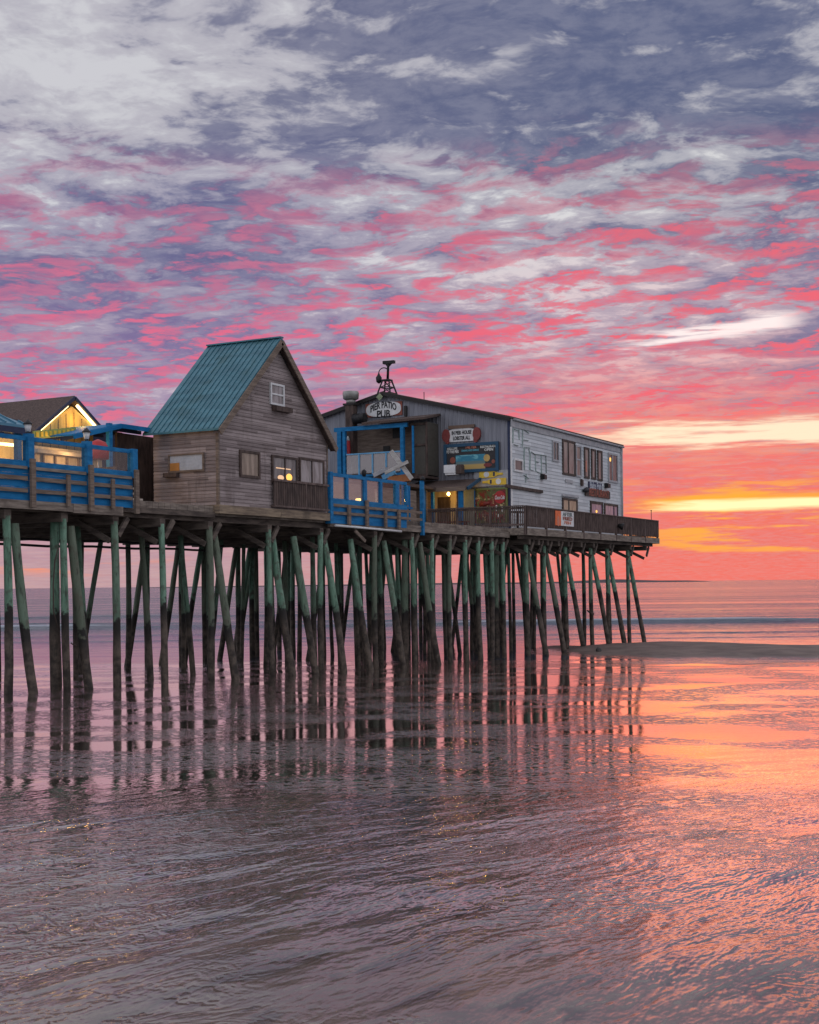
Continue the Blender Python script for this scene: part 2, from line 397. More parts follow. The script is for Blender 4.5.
def thing(name, loc, label, cat, group=None):
    o = bpy.data.objects.new(name, None); o.empty_display_size = .3; COL.objects.link(o); o.location = loc
    ORG[o.name] = tuple(loc); return tag(o, label, cat, group)
def solo(mb, name, mat, loc, label, cat, group=None, kind=None):
    """a thing that is a single mesh with its origin at loc"""
    ob = mb.build(name, mat); ob.data.transform(Matrix.Translation(-Vector(loc))); ob.location = loc
    ORG[ob.name] = tuple(loc)
    return tag(ob, label, cat, group, kind)
class PL:
    """a wall plane facing the camera side: axis 'y' (faces -y) or 'x' (faces -x); u runs along it, d stands proud of it"""
    def __init__(s, ax, c): s.ax = ax; s.c = c
    def P(s, u, z, d=0.): return (u, s.c-d, z) if s.ax == 'y' else (s.c-d, u, z)
    def box(s, mb, u0, u1, z0, z1, d0, d1):
        if s.ax == 'y': mb.box(u0, u1, s.c-d1, s.c-d0, z0, z1)
        else: mb.box(s.c-d1, s.c-d0, u0, u1, z0, z1)
        return mb
    def at(s, px, py):
        dx_ = px-409.5; dy_ = py-HC; c_, s_ = cos(ROLL), sin(ROLL)
        X = (dx_*c_-dy_*s_)/F; D = (dx_*s_+dy_*c_)/F
        r = (cos(HD)+X*sin(HD), sin(HD)-X*cos(HD), -D)
        if s.ax == 'y': k = s.c/r[1]; return r[0]*k, CH+r[2]*k
        k = s.c/r[0]; return r[1]*k, CH+r[2]*k
    def disc(s, mb, u, z, ru, rz, d0, d1, n=28):
        poly = [(u+ru*cos(2*pi*k/n), z+rz*sin(2*pi*k/n)) for k in range(n)]
        mb.prism(poly, s.ax, s.c-d0, s.c-d1); return mb
def proj(p):
    x, y, z = p; f_ = x*cos(HD)+y*sin(HD); X = (x*sin(HD)-y*cos(HD))/f_; D = (CH-z)/f_
    c_, s_ = cos(ROLL), sin(ROLL); return 409.5+F*(X*c_+D*s_), HC+F*(-X*s_+D*c_)
def text(s, plane, u, z, h, mat, parent, name='lettering', d=.05, width=None, arc=0., shear=0., ext=.008, bold=.035):
    """raised letters centred at (u, z) on a wall plane; arc bends the line upward in the middle"""
    cu = bpy.data.curves.new('t', 'FONT'); cu.body = s; cu.size = h*1.38; cu.align_x = 'CENTER'; cu.align_y = 'CENTER'
    cu.offset = bold*h; cu.extrude = ext; cu.shear = shear; cu.resolution_u = 3
    to = bpy.data.objects.new('t', cu); COL.objects.link(to)
    me = bpy.data.meshes.new_from_object(to); bpy.data.objects.remove(to); bpy.data.curves.remove(cu)
    xs = [v.co.x for v in me.vertices]; w = max(xs)-min(xs); k = (width/w) if width else 1.
    o = ORG[parent.name]
    sgn = 1 if plane.ax == 'y' else -1
    for v in me.vertices:
        X, Y, Z = v.co.x*k, v.co.y, v.co.z
        if arc: Y += arc*(1-(X/(w*k/2))**2)
        p = plane.P(u+sgn*X, z+Y, d+Z); v.co = (p[0]-o[0], p[1]-o[1], p[2]-o[2])
    me.materials.append(M[mat]); me.name = name
    ob = bpy.data.objects.new(name, me); COL.objects.link(ob); ob.parent = parent; ORG[ob.name] = o
    return ob
def window(root, pl_, u0, u1, z0, z1, frame='dark_wood', pane='glass_curtain', bars_u=(), bars_z=(), t=.07, d=.06, sill=None):
    """frame part with its pane, set into / proud of the wall"""
    u0, u1 = sorted((u0, u1)); z0, z1 = sorted((z0, z1))
    fr = MB()
    pl_.box(fr, u0, u0+t, z0, z1, -.02, d); pl_.box(fr, u1-t, u1, z0, z1, -.02, d)
    pl_.box(fr, u0+t, u1-t, z0, z0+t, -.02, d-.002); pl_.box(fr, u0+t, u1-t, z1-t, z1, -.02, d-.002)
    for k in bars_u: c_ = u0+(u1-u0)*k; pl_.box(fr, c_-t*.4, c_+t*.4, z0+t, z1-t, .0, d-.008)
    for k in bars_z: c_ = z0+(z1-z0)*k; pl_.box(fr, u0+t, u1-t, c_-t*.4, c_+t*.4, .0, d-.012)
    f = fr.build('window', frame, root)
    pm_ = MB(); pl_.box(pm_, u0+t*.8, u1-t*.8, z0+t*.8, z1-t*.8, 0.002, .022); pm_.build('pane', pane, f)
    if sill:
        sb = MB(); pl_.box(sb, u0-.05, u1+.05, z0-.06, z0-.003, .0, d+.06); sb.build('sill', sill, f)
    return f
def lamp(name, loc, power, color, radius=.06, parent=None):
    l = bpy.data.lights.new(name, 'POINT'); l.energy = power; l.color = color; l.shadow_soft_size = radius
    o = bpy.data.objects.new(name, l); COL.objects.link(o); o.location = loc
    return o

# ----------------------------------------------------------------- beach and sea
PROF = np.array([(-80,2.6),(-20,1.7),(0,1.30),(6,1.18),(9,1.08),(12,.95),(18,.66),(24,.40),(30,.20),(39,-.02),(50,-.33),(62,-.68),(68,-.79),(85,-.95),(120,-2.2),(200,-3)])
SEA = -.72
def sandz(f): return float(np.interp(f, PROF[:,0], PROF[:,1]))
def cam2w(l, f): return (l*sin(HD)+f*cos(HD), -l*cos(HD)+f*sin(HD))
def smooth_noise(n, m, seed):
    r = np.random.RandomState(seed); return r.rand(n, m)
def vnoise(x, y, seed):
    r = np.random.RandomState(seed); T = r.rand(256, 256)
    xi = np.floor(x).astype(int); yi = np.floor(y).astype(int); fx = x-xi; fy = y-yi
    fx = fx*fx*(3-2*fx); fy = fy*fy*(3-2*fy)
    g = lambda a, c: T[a % 256, c % 256]
    return (g(xi,yi)*(1-fx)+g(xi+1,yi)*fx)*(1-fy)+(g(xi,yi+1)*(1-fx)+g(xi+1,yi+1)*fx)*fy
def grid_mesh(name, ls, fs, zfun, mat):
    L, Fq = np.meshgrid(ls, fs); Z = zfun(L, Fq)
    X = L*sin(HD)+Fq*cos(HD); Y = -L*cos(HD)+Fq*sin(HD)
    n, m_ = L.shape; idx = np.arange(n*m_).reshape(n, m_)
    fa = np.stack([idx[:-1,:-1], idx[:-1,1:], idx[1:,1:], idx[1:,:-1]], -1).reshape(-1, 4)
    me = bpy.data.meshes.new(name)
    me.from_pydata(np.stack([X, Y, Z], -1).reshape(-1, 3).tolist(), [], fa.tolist())
    me.polygons.foreach_set('use_smooth', [True]*len(fa)); me.materials.append(M[mat]); me.update()
    o = bpy.data.objects.new(name, me); COL.objects.link(o); return o
# wet sand: a film of draining water over firm brown sand
m, b, p = mat_new('wet_sand')
pos = b.new('ShaderNodeNewGeometry').outputs['Position']
q = b.map(pos, (1,1,1), (0,0,-HD+pi/2))                     # x to the right along the shore, y out to sea
qx, qy, qz = b.sep(q)
def flow(v):
    wv = b.vm('SCALE', b.vm('SUBTRACT', b.noise(v, .55, 2, .5, 0, True), (.5,.5,.5))); wv.node.inputs['Scale'].default_value = .4
    return b.vm('ADD', v, wv)
def ripples(v):
    """height of the draining water film in metres: current ripples, small chop, sharp rill marks"""
    qw = flow(v); qr = b.map(qw, (1,1,1), (0,0,radians(-56)))
    r1 = b.noise(b.map(qr, (.6,1.7,1)), 2.5, 4, .58, .2)
    r2 = b.noise(b.map(qr, (.7,2.0,1), loc=(4,9,0)), 7.5, 3, .58, .3)
    r2 = b.m('POWER', b.sub(1., b.m('ABSOLUTE', b.mul(b.sub(r2, .5), 3.2))), 1.6)      # sharp crests
    rid = b.m('ABSOLUTE', b.sub(b.noise(b.map(qw, (1,1.2,1), (0,0,radians(-50)), (2,5,0)), 4.2, 4, .6, .6), .5))
    cr = b.ss(rid, .06, .0)
    r0 = b.noise(b.map(qr, (.5,1.5,1), loc=(7,2,0)), .8, 2, .5)
    r3 = b.noise(b.map(qw, (2.2,8.0,1), loc=(1,3,0)), 1.3, 2, .5)
    h = b.add(b.add(b.add(b.mul(r1, RA), b.mul(r2, RB)), b.mul(r3, RC)), b.add(b.mul(r0, R0), b.add(b.mul(b.noise(v, 26., 2, .6), .0007), b.mul(b.mul(b.noise(b.map(qr, (1.,2.2,1), loc=(2,2,0)), 15., 2, .5), dry0), .0035))))
    return b.sub(h, b.mul(cr, b.mul(gmask, .009))), r1
gmask = b.ss(b.noise(q, .35, 3, .5), .42, .60)
near_ = b.mul(b.ss(qy, 16., 9.), b.ss(qy, 4.2, 8., .45, 1.))                                # the film is calm out by the piles, broken by the current up the beach
RA = b.add(b.mul(near_, .046), .0009); RB = b.add(b.mul(b.mul(near_, b.ss(b.noise(q, .5, 3, .5), .36, .60, .35, 1.)), .0056), .0002)
dry0 = b.ss(qy, 9.5, 6.)
R0 = b.mul(near_, .075)
RC = b.mul(b.mul(b.ss(qy, 6., 16.), b.ss(qy, 34., 18., .45, 1.)), .0013)
h0, rip1 = ripples(q)
def slope_normal(b, p, q, hf, h0, step, lean=None):
    """shading normal from finite differences of a height field along shore (x) and out to sea (y)"""
    hx, _ = hf(b.vm('ADD', q, (step, 0, 0))); hy, _ = hf(b.vm('ADD', q, (0, step, 0)))
    sx = b.mul(b.sub(h0, hx), 1/step); sy = b.mul(b.sub(h0, hy), 1/step)
    if lean is not None: sy = b.sub(sy, lean)      # wave faces lean toward the shore
    wx = b.add(b.mul(sx, sin(HD)), b.mul(sy, cos(HD))); wy = b.add(b.mul(sx, -cos(HD)), b.mul(sy, sin(HD)))
    n = b.vm('NORMALIZE', b.vm('ADD', b.new('ShaderNodeNewGeometry').outputs['Normal'], b.xyz(wx, wy, 0.)))
    b.put(p.inputs['Normal'], n); b.put(p.inputs['Coat Normal'], n)
slope_normal(b, p, q, ripples, h0, .025)
#NORM
sandn = b.noise(q, 2.2, 5, .6)
c = b.mix(b.ss(sandn, .3, .7), (.100,.070,.056), (.175,.125,.098))
c = b.mix(b.ss(rip1, .46, .36), c, (.05,.037,.029))
c = b.mix(b.mul(b.ss(qy, 6., 15.), .62), c, (.022,.017,.013))          # saturated sand is darker than the drained slope
foam = b.mul(b.ss(b.m('ABSOLUTE', b.sub(qz, SEA+.035)), .030, .008), b.ss(b.noise(b.map(q, (.5,1.6,1)), 1.6, 5, .65), .50, .60))
foam = b.mul(foam, b.ss(qy, 40., 46.))
c = b.mix(b.mul(foam, .75), c, (.50,.46,.46))
b.put(p.inputs['Base Color'], c)
dry_ = b.ss(b.add(qy, b.mul(b.sub(b.noise(q, .45, 4, .6), .5), 5.)), 9., 5.)      # firmer, drier sand up the beach
b.put(p.inputs['Roughness'], b.add(b.lin(b.noise(q, .8, 4, .6), .3, .7, .025, .08), b.mul(dry_, .17)))
b.put(p.inputs['Coat Weight'], b.sub(1., b.mul(dry_, .75))); b.put(p.inputs['Coat Roughness'], b.add(.03, b.mul(dry_, .14))); p.inputs['Coat IOR'].default_value = 1.6
p.inputs['IOR'].default_value = 1.85; p.inputs['Specular IOR Level'].default_value = .6
def sand_h(L, Fq):
    Z = np.interp(Fq, PROF[:,0], PROF[:,1])
    Z = Z + (.10*(vnoise(L*.16+2, Fq*.10+9, 5)-.5) + .05*(vnoise(L*.5+2, Fq*.35+9, 6)-.5))*np.clip((Fq-46)/8, 0, 1)
    # round the profile's corners and add slow undulation plus shallow current ripples
    Z = Z + .05*(vnoise(L*.11+7, Fq*.16+3, 1)-.5)*np.clip((Fq-3)/20, 0, 1)
    a = radians(-32); R1 = L*cos(a)-Fq*sin(a); R2 = L*sin(a)+Fq*cos(a)
    near = np.clip((19-Fq)/9, 0, 1)
    Z = Z + .022*near*(vnoise(R1*.45+40, R2*1.5+20, 2)-.5) + .012*near*(vnoise(R1*1.3+60, R2*3.4+80, 3)-.5)
    return Z
ls = np.concatenate([np.linspace(-900,-60,18), np.linspace(-55,-14,60), np.linspace(-13.8,13.8,330), np.linspace(14,55,60), np.linspace(60,900,18)])
fs = np.concatenate([np.linspace(-80,4,20), np.geomspace(4.4,95,460), np.linspace(100,200,6)])
tag(grid_mesh('wet_sand', ls, fs, sand_h, 'wet_sand'), kind='structure')
# sea
m, b, p = mat_new('sea_water')
pos = b.new('ShaderNodeNewGeometry').outputs['Position']
q = b.map(pos, (1,1,1), (0,0,-HD+pi/2)); qx, qy, qz = b.sep(q)
far_ = b.ss(qy, 60, 130)
def swell(v):
    a_ = b.noise(b.map(v, (.10,.45,1)), 1., 4, .6); c_ = b.noise(b.map(v, (.7,2.2,1), (0,0,.2)), 1., 3, .6)
    return b.mul(b.add(b.mul(a_, .55), b.mul(c_, .10)), b.add(b.mul(far_, .95), .05)), a_
h0, _ = swell(q)
slope_normal(b, p, q, swell, h0, .06, b.mul(far_, b.lin(b.noise(b.map(q, (.004,.05,1)), 1., 3, .6), .35, .65, .0, .20)))
foamn = b.noise(b.map(q, (.35,1.5,1)), 1., 5, .65)
foam = b.mul(b.ss(b.add(qz, b.mul(b.sub(foamn, .5), .35)), SEA+.22, SEA+.42), b.ss(qy, 900, 400))
b.put(p.inputs['Base Color'], b.mix(foam, (.035,.055,.085), (.40,.42,.47)))
b.put(p.inputs['Roughness'], b.lin(foam, 0, 1, .09, .7)); p.inputs['IOR'].default_value = 1.34
def sea_h(L, Fq):
    Z = np.full(L.shape, SEA)
    for f0, amp_, wd, sk, sd in ((86,.09,1.0,.05,11),(93,.12,1.2,.02,12),(101,.20,1.5,.06,13),(118,.42,2.0,-.06,14),(131,.26,2.0,-.12,15),(165,.3,3,.03,16)):
        c_ = f0 + sk*L + 5*(vnoise(L*.035+sd, L*0+sd, sd)-.5) + 1.5*(vnoise(L*.14+sd, L*0+sd, sd+40)-.5)
        a_ = amp_*np.clip(-.15+1.5*vnoise(L*.05+5*sd, L*0+3, sd+9), .05, 1)
        d_ = Fq-c_; Z = Z + a_*np.where(d_ < 0, np.exp(-(d_/(wd*.55))**2), np.exp(-(d_/(wd*1.6))**2))
    return Z
ls = np.concatenate([-np.geomspace(30000,130,30), np.linspace(-120,120,260), np.geomspace(130,30000,30)])
fs = np.concatenate([np.linspace(49,80,12), np.linspace(80.5,180,260), np.geomspace(185,40000,50)])
tag(grid_mesh('sea', ls, fs, sea_h, 'sea_water'), kind='structure')
# sandbar rising from the shallows
m, b, p = mat_new('bar_sand')
pos = b.new('ShaderNodeNewGeometry').outputs['Position']; wz = b.sep(pos)[2]
n = b.noise(pos, .7, 6, .62); n2 = b.noise(b.map(pos, (1,1,1), (0,0,-HD)), 5.0, 4, .6)
c = b.mix(b.ss(n, .32, .68), (.085,.062,.05), (.17,.128,.105))
wet = b.ss(b.add(wz, b.mul(b.sub(n, .5), .16)), SEA+.15, SEA+.03)
c = b.mix(b.mul(wet, .6), c, (.05,.037,.03)); b.put(p.inputs['Base Color'], c)
b.put(p.inputs['Roughness'], b.lin(wet, 0, 1, .7, .18))
bn = b.new('ShaderNodeBump'); bn.inputs['Strength'].default_value = .6; bn.inputs['Distance'].default_value = .05
b.put(bn.inputs['Height'], b.add(n2, n)); b.put(p.inputs['Normal'], bn.outputs[0])
def bar_h(L, Fq):
    u = (L-14.8)/np.where(L < 14.8, 8.6, 13.5); c_ = 70.5-.40*(L-14.8)*(L > 14.8)-.16*(L-14.8)*(L <= 14.8); v = (Fq-c_)/(9.2-.35*np.clip(L-14.8, 0, 14))
    wob = .35*(vnoise(L*.5+3, Fq*.25+8, 21)-.5)
    h = 1-u*u-v*v+wob
    Z = SEA + .36*np.clip(h, -.6, 1) + .03*(vnoise(L*1.1, Fq*.8, 22)-.5)
    return Z
tag(grid_mesh('sandbar', np.linspace(2,34,120), np.linspace(54,86,90), bar_h, 'bar_sand'), kind='structure')
# headland on the horizon
pmat('far_land', (.05,.04,.045), (.09,.07,.075), freq=.004, rough=.95)
mb = MB(); L = []
prof = [(-900,0),(-700,3),(60,5),(300,6),(600,5),(780,6),(880,10),(950,13),(1010,12.5),(1080,9),(1150,6.5),(1260,5.5),(1320,3),(1360,0)]
fd = 5200.
for l, h in prof:
    l -= 190
    a = cam2w(l, fd); c_ = cam2w(l, fd+420); a0 = cam2w(l, fd-120)
    L.append(((*a0, SEA-2), (*a, SEA+h), (*c_, SEA+h*.8), (*c_, SEA-2)))
for p0, p1 in zip(L, L[1:]):
    for k in range(3): mb.quad(p0[k], p1[k], p1[k+1], p0[k+1])
tag(mb.build('headland', 'far_land'), kind='structure')

# ----------------------------------------------------------------- the pier's substructure
ZF = 5.65           # deck floor
YN = 27.26          # near pile row
bents = [24.9,27.4,29.63,31.85,34.09,36.62,40.12,43.62,47.76,50.96,52.85,54.61,56.2,57.6,59.1,60.4,62.3,63.5,64.7,66.2,67.6,69.5,71.4,74.1,77.7,80.6]
def zone(x): return ('left platform with blue screens' if x < 33 else 'grey cottage' if x < 43.9 else 'blue patio' if x < 58 else 'restaurant deck')
def pile(x, y, ztop, xb, yb, r, label, group):
    f_ = xb*cos(HD)+yb*sin(HD)
    zb = sandz(f_)-.5
    pts = []; rads = []; n = 9
    bx, by = random.uniform(-.05, .05), random.uniform(-.05, .05)
    for k in range(n):
        t_ = k/(n-1); s_ = sin(pi*t_)
        pts.append((xb+(x-xb)*t_+bx*s_, yb+(y-yb)*t_+by*s_, zb+(ztop-zb)*t_)); rads.append(r*(1.10-.16*t_)*random.uniform(.96,1.04))
    a, c_ = proj(pts[0]), proj(pts[-1])
    if max(a[0], c_[0]) < -6 or min(a[0], c_[0]) > 826: return
    solo(MB().tube(pts, rads, 12, jit=.08), 'pier_pile', 'pile', (xb, yb, zb+.5), label, 'pile', group)
NEARLAB = {27.4:'green topped pile at the far left edge under the blue screened platform', 29.63:'thick green pile, front one of a close pair under the left lantern post side',
 31.85:'slim green pile under the right end of the left blue platform', 34.09:'green pile under the dark gap just left of the cottage',
 36.62:'stout green pile under the front corner of the grey cottage', 40.12:'upright green pile under the small window of the cottage gable',
 43.62:'upright green pile under the right end of the grey cottage', 47.76:'upright pile beneath the glazed part of the blue patio',
 50.96:'thick green pile beneath the open right end of the blue patio', 54.61:'upright pile between the blue patio and the lit porch',
 57.6:'upright pile beneath the lit porch doorway', 52.85:'upright pile just right of the blue patio end post', 56.2:'slim upright pile just left of the lit porch', 59.1:'upright pile under the grey panel beside the lit doorway', 62.3:'upright front pile just right of the deck corner', 64.7:'upright front pile left of the orange and white banner', 67.6:'upright front pile below the orange and white banner', 71.4:'upright front pile below the lower mauve windows', 74.1:'upright front pile below the round deck spotlight', 77.7:'upright front pile last before the seaward tip', 24.9:'upright pile hidden behind the far left edge', 60.4:'stout dark pile under the corner of the brown deck railing'}
BATLAB = {27.4:'slanting green pile cut by the left edge of the view', 29.63:'slanting green brace pile beside the thick pile pair at left', 36.62:'slanting green pile beside the stout one under the cottage corner',
 40.12:'slanting green pile under the cottage between window and balcony', 41.9:'leaning pile right of the slanting one beneath the cottage balcony', 43.62:'slanting green pile under the joint of cottage and patio', 46.0:'slanting pile under the left panes of the patio',
 48.7:'slanting green pile under the middle of the blue patio', 51.9:'slanting green pile just right of the patio end post', 62.3:'first slanting pile under the long side of the restaurant deck', 64.7:'second slanting pile under the long side of the restaurant deck',
 67.6:'slanting pile under the orange and white deck banner', 71.4:'slanting pile under the lower mauve windows', 74.1:'slanting pile second from the seaward end', 77.7:'last slanting pile at the seaward tip of the deck'}
for i, x in enumerate(bents):
    zt = 4.95; yn = YN if x < 61 else 26.85
    r0 = .106 if x < 61 else .112
    lab = NEARLAB.get(x, 'upright pile in the front row under the long side of the restaurant deck')
    if x <= 77.9 and x not in (63.5, 66.2, 69.5): pile(x, yn, zt, x+random.uniform(-.02,.06), yn+random.uniform(-.1,.05), r0*random.uniform(.95,1.1), lab, 'front row piles')
    if x in (29.63, 50.96, 60.4): pile(x+.06, yn+.36, zt, x+.02, yn+.36, .14, 'pile standing close behind the thick front pile under the %s' % zone(x), 'front row piles')
    if x in BATLAB:
        o_ = .50 if x < 35 else .72 if x < 52 else .95
        pile(x+.42, yn+.12, 4.75, x+.52, yn-o_, .128, BATLAB[x], 'slanting brace piles')
    ys = [30.1, 33.3, 36.4, 39.4] if x < 61 else [29.6, 32.4, 35.4, 38.6, 42.0]
    if i % 2 == 0 and x > 33:
        pile(x+.5, 31.6, zt, x+.5+random.uniform(-.3,.3), 31.6-random.uniform(.7,1.2), .10, 'brace pile leaning toward the viewer amid the inner rows under the %s' % zone(x), 'inner slanting piles')
        pile(x-.4, 34.6, zt, x-.4+random.uniform(-.3,.3), 34.6+random.uniform(.7,1.3), .10, 'brace pile leaning away from the viewer amid the inner rows under the %s' % zone(x), 'inner slanting piles')
    for j, y in enumerate(ys):
        if j > 0 and random.random() < .10: continue
        yy = y+random.uniform(-.5,.5); xx = x+random.uniform(-.55,.55)
        if j == len(ys)-1:
            pile(xx, yy, zt, xx+random.uniform(-.05,.05), yy, .13, 'slim dark pile in the far row under the %s' % zone(x), 'far row piles')
            if x < 60: pile(xx-.3, yy-.1, zt-.1, xx-.4, yy+1.0, .125, 'dark far row pile slanting down left under the %s' % zone(x), 'far slanting piles')
        else:
            pile(xx, yy, zt, xx+random.uniform(-.30,.38), yy+random.uniform(-.25,.15), random.uniform(.09,.115), 'dark round pile in the inner rows under the %s' % zone(x), 'inner row piles')
for x in (41.9, 46.0, 48.7, 51.9):
    pile(x, YN+.1, 4.75, x+.25, YN-.72, .125, BATLAB[x], 'slanting brace piles')
# bent caps with knee braces
for x in bents:
    y0, y1 = (27.20, 40.3) if x < 61 else (26.62, 43.0)
    if proj((x, y1, 4.8))[0] < -20 and proj((x, y0, 4.8))[0] < -20: continue
    t_ = thing('pile_cap', (x, y0, 4.75), 'heavy timber cross beam on the pile tops under the %s' % zone(x), 'beam', 'cross beams under the deck')
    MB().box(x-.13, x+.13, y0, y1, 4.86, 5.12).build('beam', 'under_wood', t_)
    if x > 31:
        mb = MB(); mb.bar((x-.18, y0+1.35, 4.98), (x-.18, y0+.10, 4.36), .08, .17); mb.build('knee_brace', 'under_wood', t_)
        mb = MB(); mb.bar((x+.16, y0+.06, 4.52), (x+.62, y0+.06, 5.08), .09, .16); mb.build('corbel', 'under_wood', t_)
# stringers and planking: one fixed deck
pd = thing('pier_deck', (30, YN, 5.0), 'long weathered timber pier deck carrying the cottage, patios and restaurant', 'pier')
for y in (27.55, 28.6, 29.9, 31.5, 33.1, 34.7, 36.3, 38.0, 39.8):
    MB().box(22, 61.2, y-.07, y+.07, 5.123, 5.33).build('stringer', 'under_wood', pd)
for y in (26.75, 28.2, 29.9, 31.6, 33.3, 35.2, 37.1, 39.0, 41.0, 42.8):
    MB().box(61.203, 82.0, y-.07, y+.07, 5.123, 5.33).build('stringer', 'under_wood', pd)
mb = MB()
x = 22.
while x < 61.1:
    mb.box(x, x+.285, 27.28, 40.3, 5.333+random.uniform(0,.004), ZF+random.uniform(-.012,.0)); x += .30
mb.build('planking', 'deck_wood', pd)
mb = MB(); x = 61.1
while x < 82.0:
    mb.box(x, min(x+.285, 82.1), 26.36, 43.2, 5.45, ZF-.004+random.uniform(-.012,0)); x += .30
mb.build('planking', 'deck_wood', pd)
# joist ends under the restaurant deck
mb = MB()
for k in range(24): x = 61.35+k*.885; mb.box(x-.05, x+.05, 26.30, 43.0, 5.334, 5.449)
mb.build('joist', 'under_wood', pd)
MB().box(61.02, 82.16, 26.28, 26.355, 5.30, 5.64).build('fascia', 'deck_wood', pd)
MB().box(61.02, 61.095, 26.36, 32.4, 5.30, 5.64).build('fascia', 'deck_wood', pd)
MB().box(82.105, 82.17, 26.36, 43.0, 5.30, 5.64).build('fascia', 'deck_wood', pd)
MB().box(44.15, 61.0, 27.14, 27.26, 5.18, 5.45).build('fascia', 'deck_wood', pd)
# left fascia boards, weathered
for x0, x1 in ((21.5, 26.9), (26.92, 29.8), (29.82, 32.0)):
    MB().box(x0, x1, 27.03, 27.14, 5.14+random.uniform(-.02,.02), 5.39).build('fascia', 'deck_wood', pd)
for y_, z_, nm in ((33.2, 4.62, 'black'), (33.9, 4.45, 'grey')):
    pts = [(24+k*1.2, y_, z_+.02*sin(k*1.7)) for k in range(19)]
    solo(MB().tube(pts, .045, 8), 'service_pipe', 'black_metal', (24, y_, z_), 'thin %s service pipe slung beneath the deck, %s of two' % ('dark', 'upper' if z_ > 4.5 else 'lower'), 'pipe', 'pipes under the deck')

# ----------------------------------------------------------------- left platform with blue wind screens
PN = PL('y', 27.14)
SEC = [((-30, 0), (24, 31.6), 'left'), ((31.6, 0), (83, 89), 'middle'), ((89, 0), (129, 134), 'right')]
xs_post = [PN.at(px, 480)[0] for px in (-45, 27.5, 86, 131.5)]
zt, zs, zw1, zw2 = 7.17, 6.44, 6.0, 5.66
names = ['leftmost blue screen section cut by the left edge, warm light behind its panes', 'wide middle blue screen section with lanterns at both posts', 'narrow right blue screen section next to the cottage']
for k in range(3):
    xa, xb = xs_post[k], xs_post[k+1]
    r = thing('wind_screen', ((xa+xb)/2, 27.14, 5.6), names[k], 'railing', 'blue screens along the left platform')
    MB().box(xa+.12, xb-.12, 27.06, 27.12, zt-.12, zt).build('top_rail', 'blue_paint', r)
    MB().box(xa+.12, xb-.12, 27.05, 27.12, zs-.10, zs+.05).build('sill_rail', 'blue_paint', r)
    MB().box(xa+.12, xb-.12, 27.08, 27.10, zs+.052, zt-.122).build('pane', 'clear_pane', r)
    mb = MB()
    zz_ = 5.38
    while zz_ < zs-.13:
        mb.box(xa+.01, xb-.01, 27.085, 27.115, zz_, min(zz_+.185, zs-.104)); zz_ += .19
    mb.build('lower_panel', 'blue_panel', r)
    for z_ in (zw1, zw2): MB().box(xa+.14, xb-.14, 26.99, 27.04, z_-.055, z_+.055).build('wood_rail', 'trim_wood', r)
    MB().box(xa+.14, xb-.14, 27.0, 27.045, zs-.19, zs-.105).build('wood_rail', 'deck_wood', r)
    if k: 
        xm = (xa+xb)/2 + (.25 if k == 1 else -.05); MB().box(xm-.07, xm+.07, 26.93, 26.988, 5.3, 6.2).build('baluster', 'trim_wood', r)
    p_ = MB().box(xb-.115, xb+.115, 26.98, 27.2, 6.30, zt+(.08 if k < 2 else .02)).build('post', 'blue_paint', r)
    MB().box(xb-.085, xb+.085, 26.90, 26.978, 5.2, 6.55).build('post', 'trim_wood', r)
def lantern(x, y, z, label):
    t_ = thing('post_lantern', (x, y, z), label, 'lantern', 'lanterns on blue posts')
    MB().tube([(x,y,z),(x,y,z+.06)], [.07,.05]).build('base', 'black_metal', t_)
    MB().tube([(x,y,z+.06),(x,y,z+.26)], [.07,.11], 6).build('glass', 'white_paint', t_)
    MB().tube([(x,y,z+.26),(x,y,z+.30),(x,y,z+.40)], [.15,.12,.015], 6).build('cap', 'black_metal', t_)
lantern(xs_post[1], 27.1, zt+.08, 'small white lantern on the left blue post under the teal roof corner'); lantern(xs_post[2], 27.1, zt+.08, 'small white lantern on the middle blue post')
# the bar kiosk under the ridged teal roof, far left
pk = PL('y', 28.0)
e0 = pk.at(31, 426); e1 = pk.at(0, 421)
k_ = thing('bar_kiosk', (27, 30, ZF), 'open bar under a ribbed blue metal roof at the left edge, lit yellow inside', 'kiosk')
xr, zr = e0[0], e0[1]
mb = MB(); mb.hexa([(22,28.0,zr-.08),(xr,28.0,zr-.08),(xr-2.0,30.6,zr+1.15),(22,30.6,zr+1.15),(22,28.0,zr),(xr,28.0,zr),(xr-2.0,30.6,zr+1.23),(22,30.6,zr+1.23)])
mb.hexa([(xr-.005,28.02,zr-.08),(xr-.005,33.2,zr-.08),(xr-2.0,30.6,zr+1.15),(xr-2.0,30.599,zr+1.15),(xr,28.02,zr),(xr,33.2,zr),(xr-2.0,30.6,zr+1.23),(xr-2.0,30.599,zr+1.23)])
rf = mb.build('roof', 'blue_roof', k_)
mb = MB()
for q_ in range(19):
    xx = 22.1+q_*.38
    if xx > xr-.1: break
    tt = min(1, max(.0, (xr-xx)/2.0))
    mb.bar((xx, 28.0, zr+.02), (xx, 28.0+2.6*tt, zr+.02+1.23*tt), .035, .05)
mb.build('seam', 'blue_roof', rf)
MB().box(22, xr, 28.0, 28.06, zr-.26, zr-.082).build('fascia', 'navy_paint', k_)
MB().box(22, xr+2.6, 30.4, 30.5, ZF, zr+.06).build('back_wall', 'yellow_wall', k_)
MB().box(22, xr-.3, 28.9, 29.2, ZF, ZF+.85).build('counter', 'pale_wood', k_)
for xx in (xr-.35, 24.6): MB().box(xx-.08, xx+.08, 28.1, 28.26, ZF, zr-.1).build('post', 'blue_paint', k_)
a_, c_ = PL('y', 29.6).at(-8, 443), PL('y', 29.6).at(14, 445)
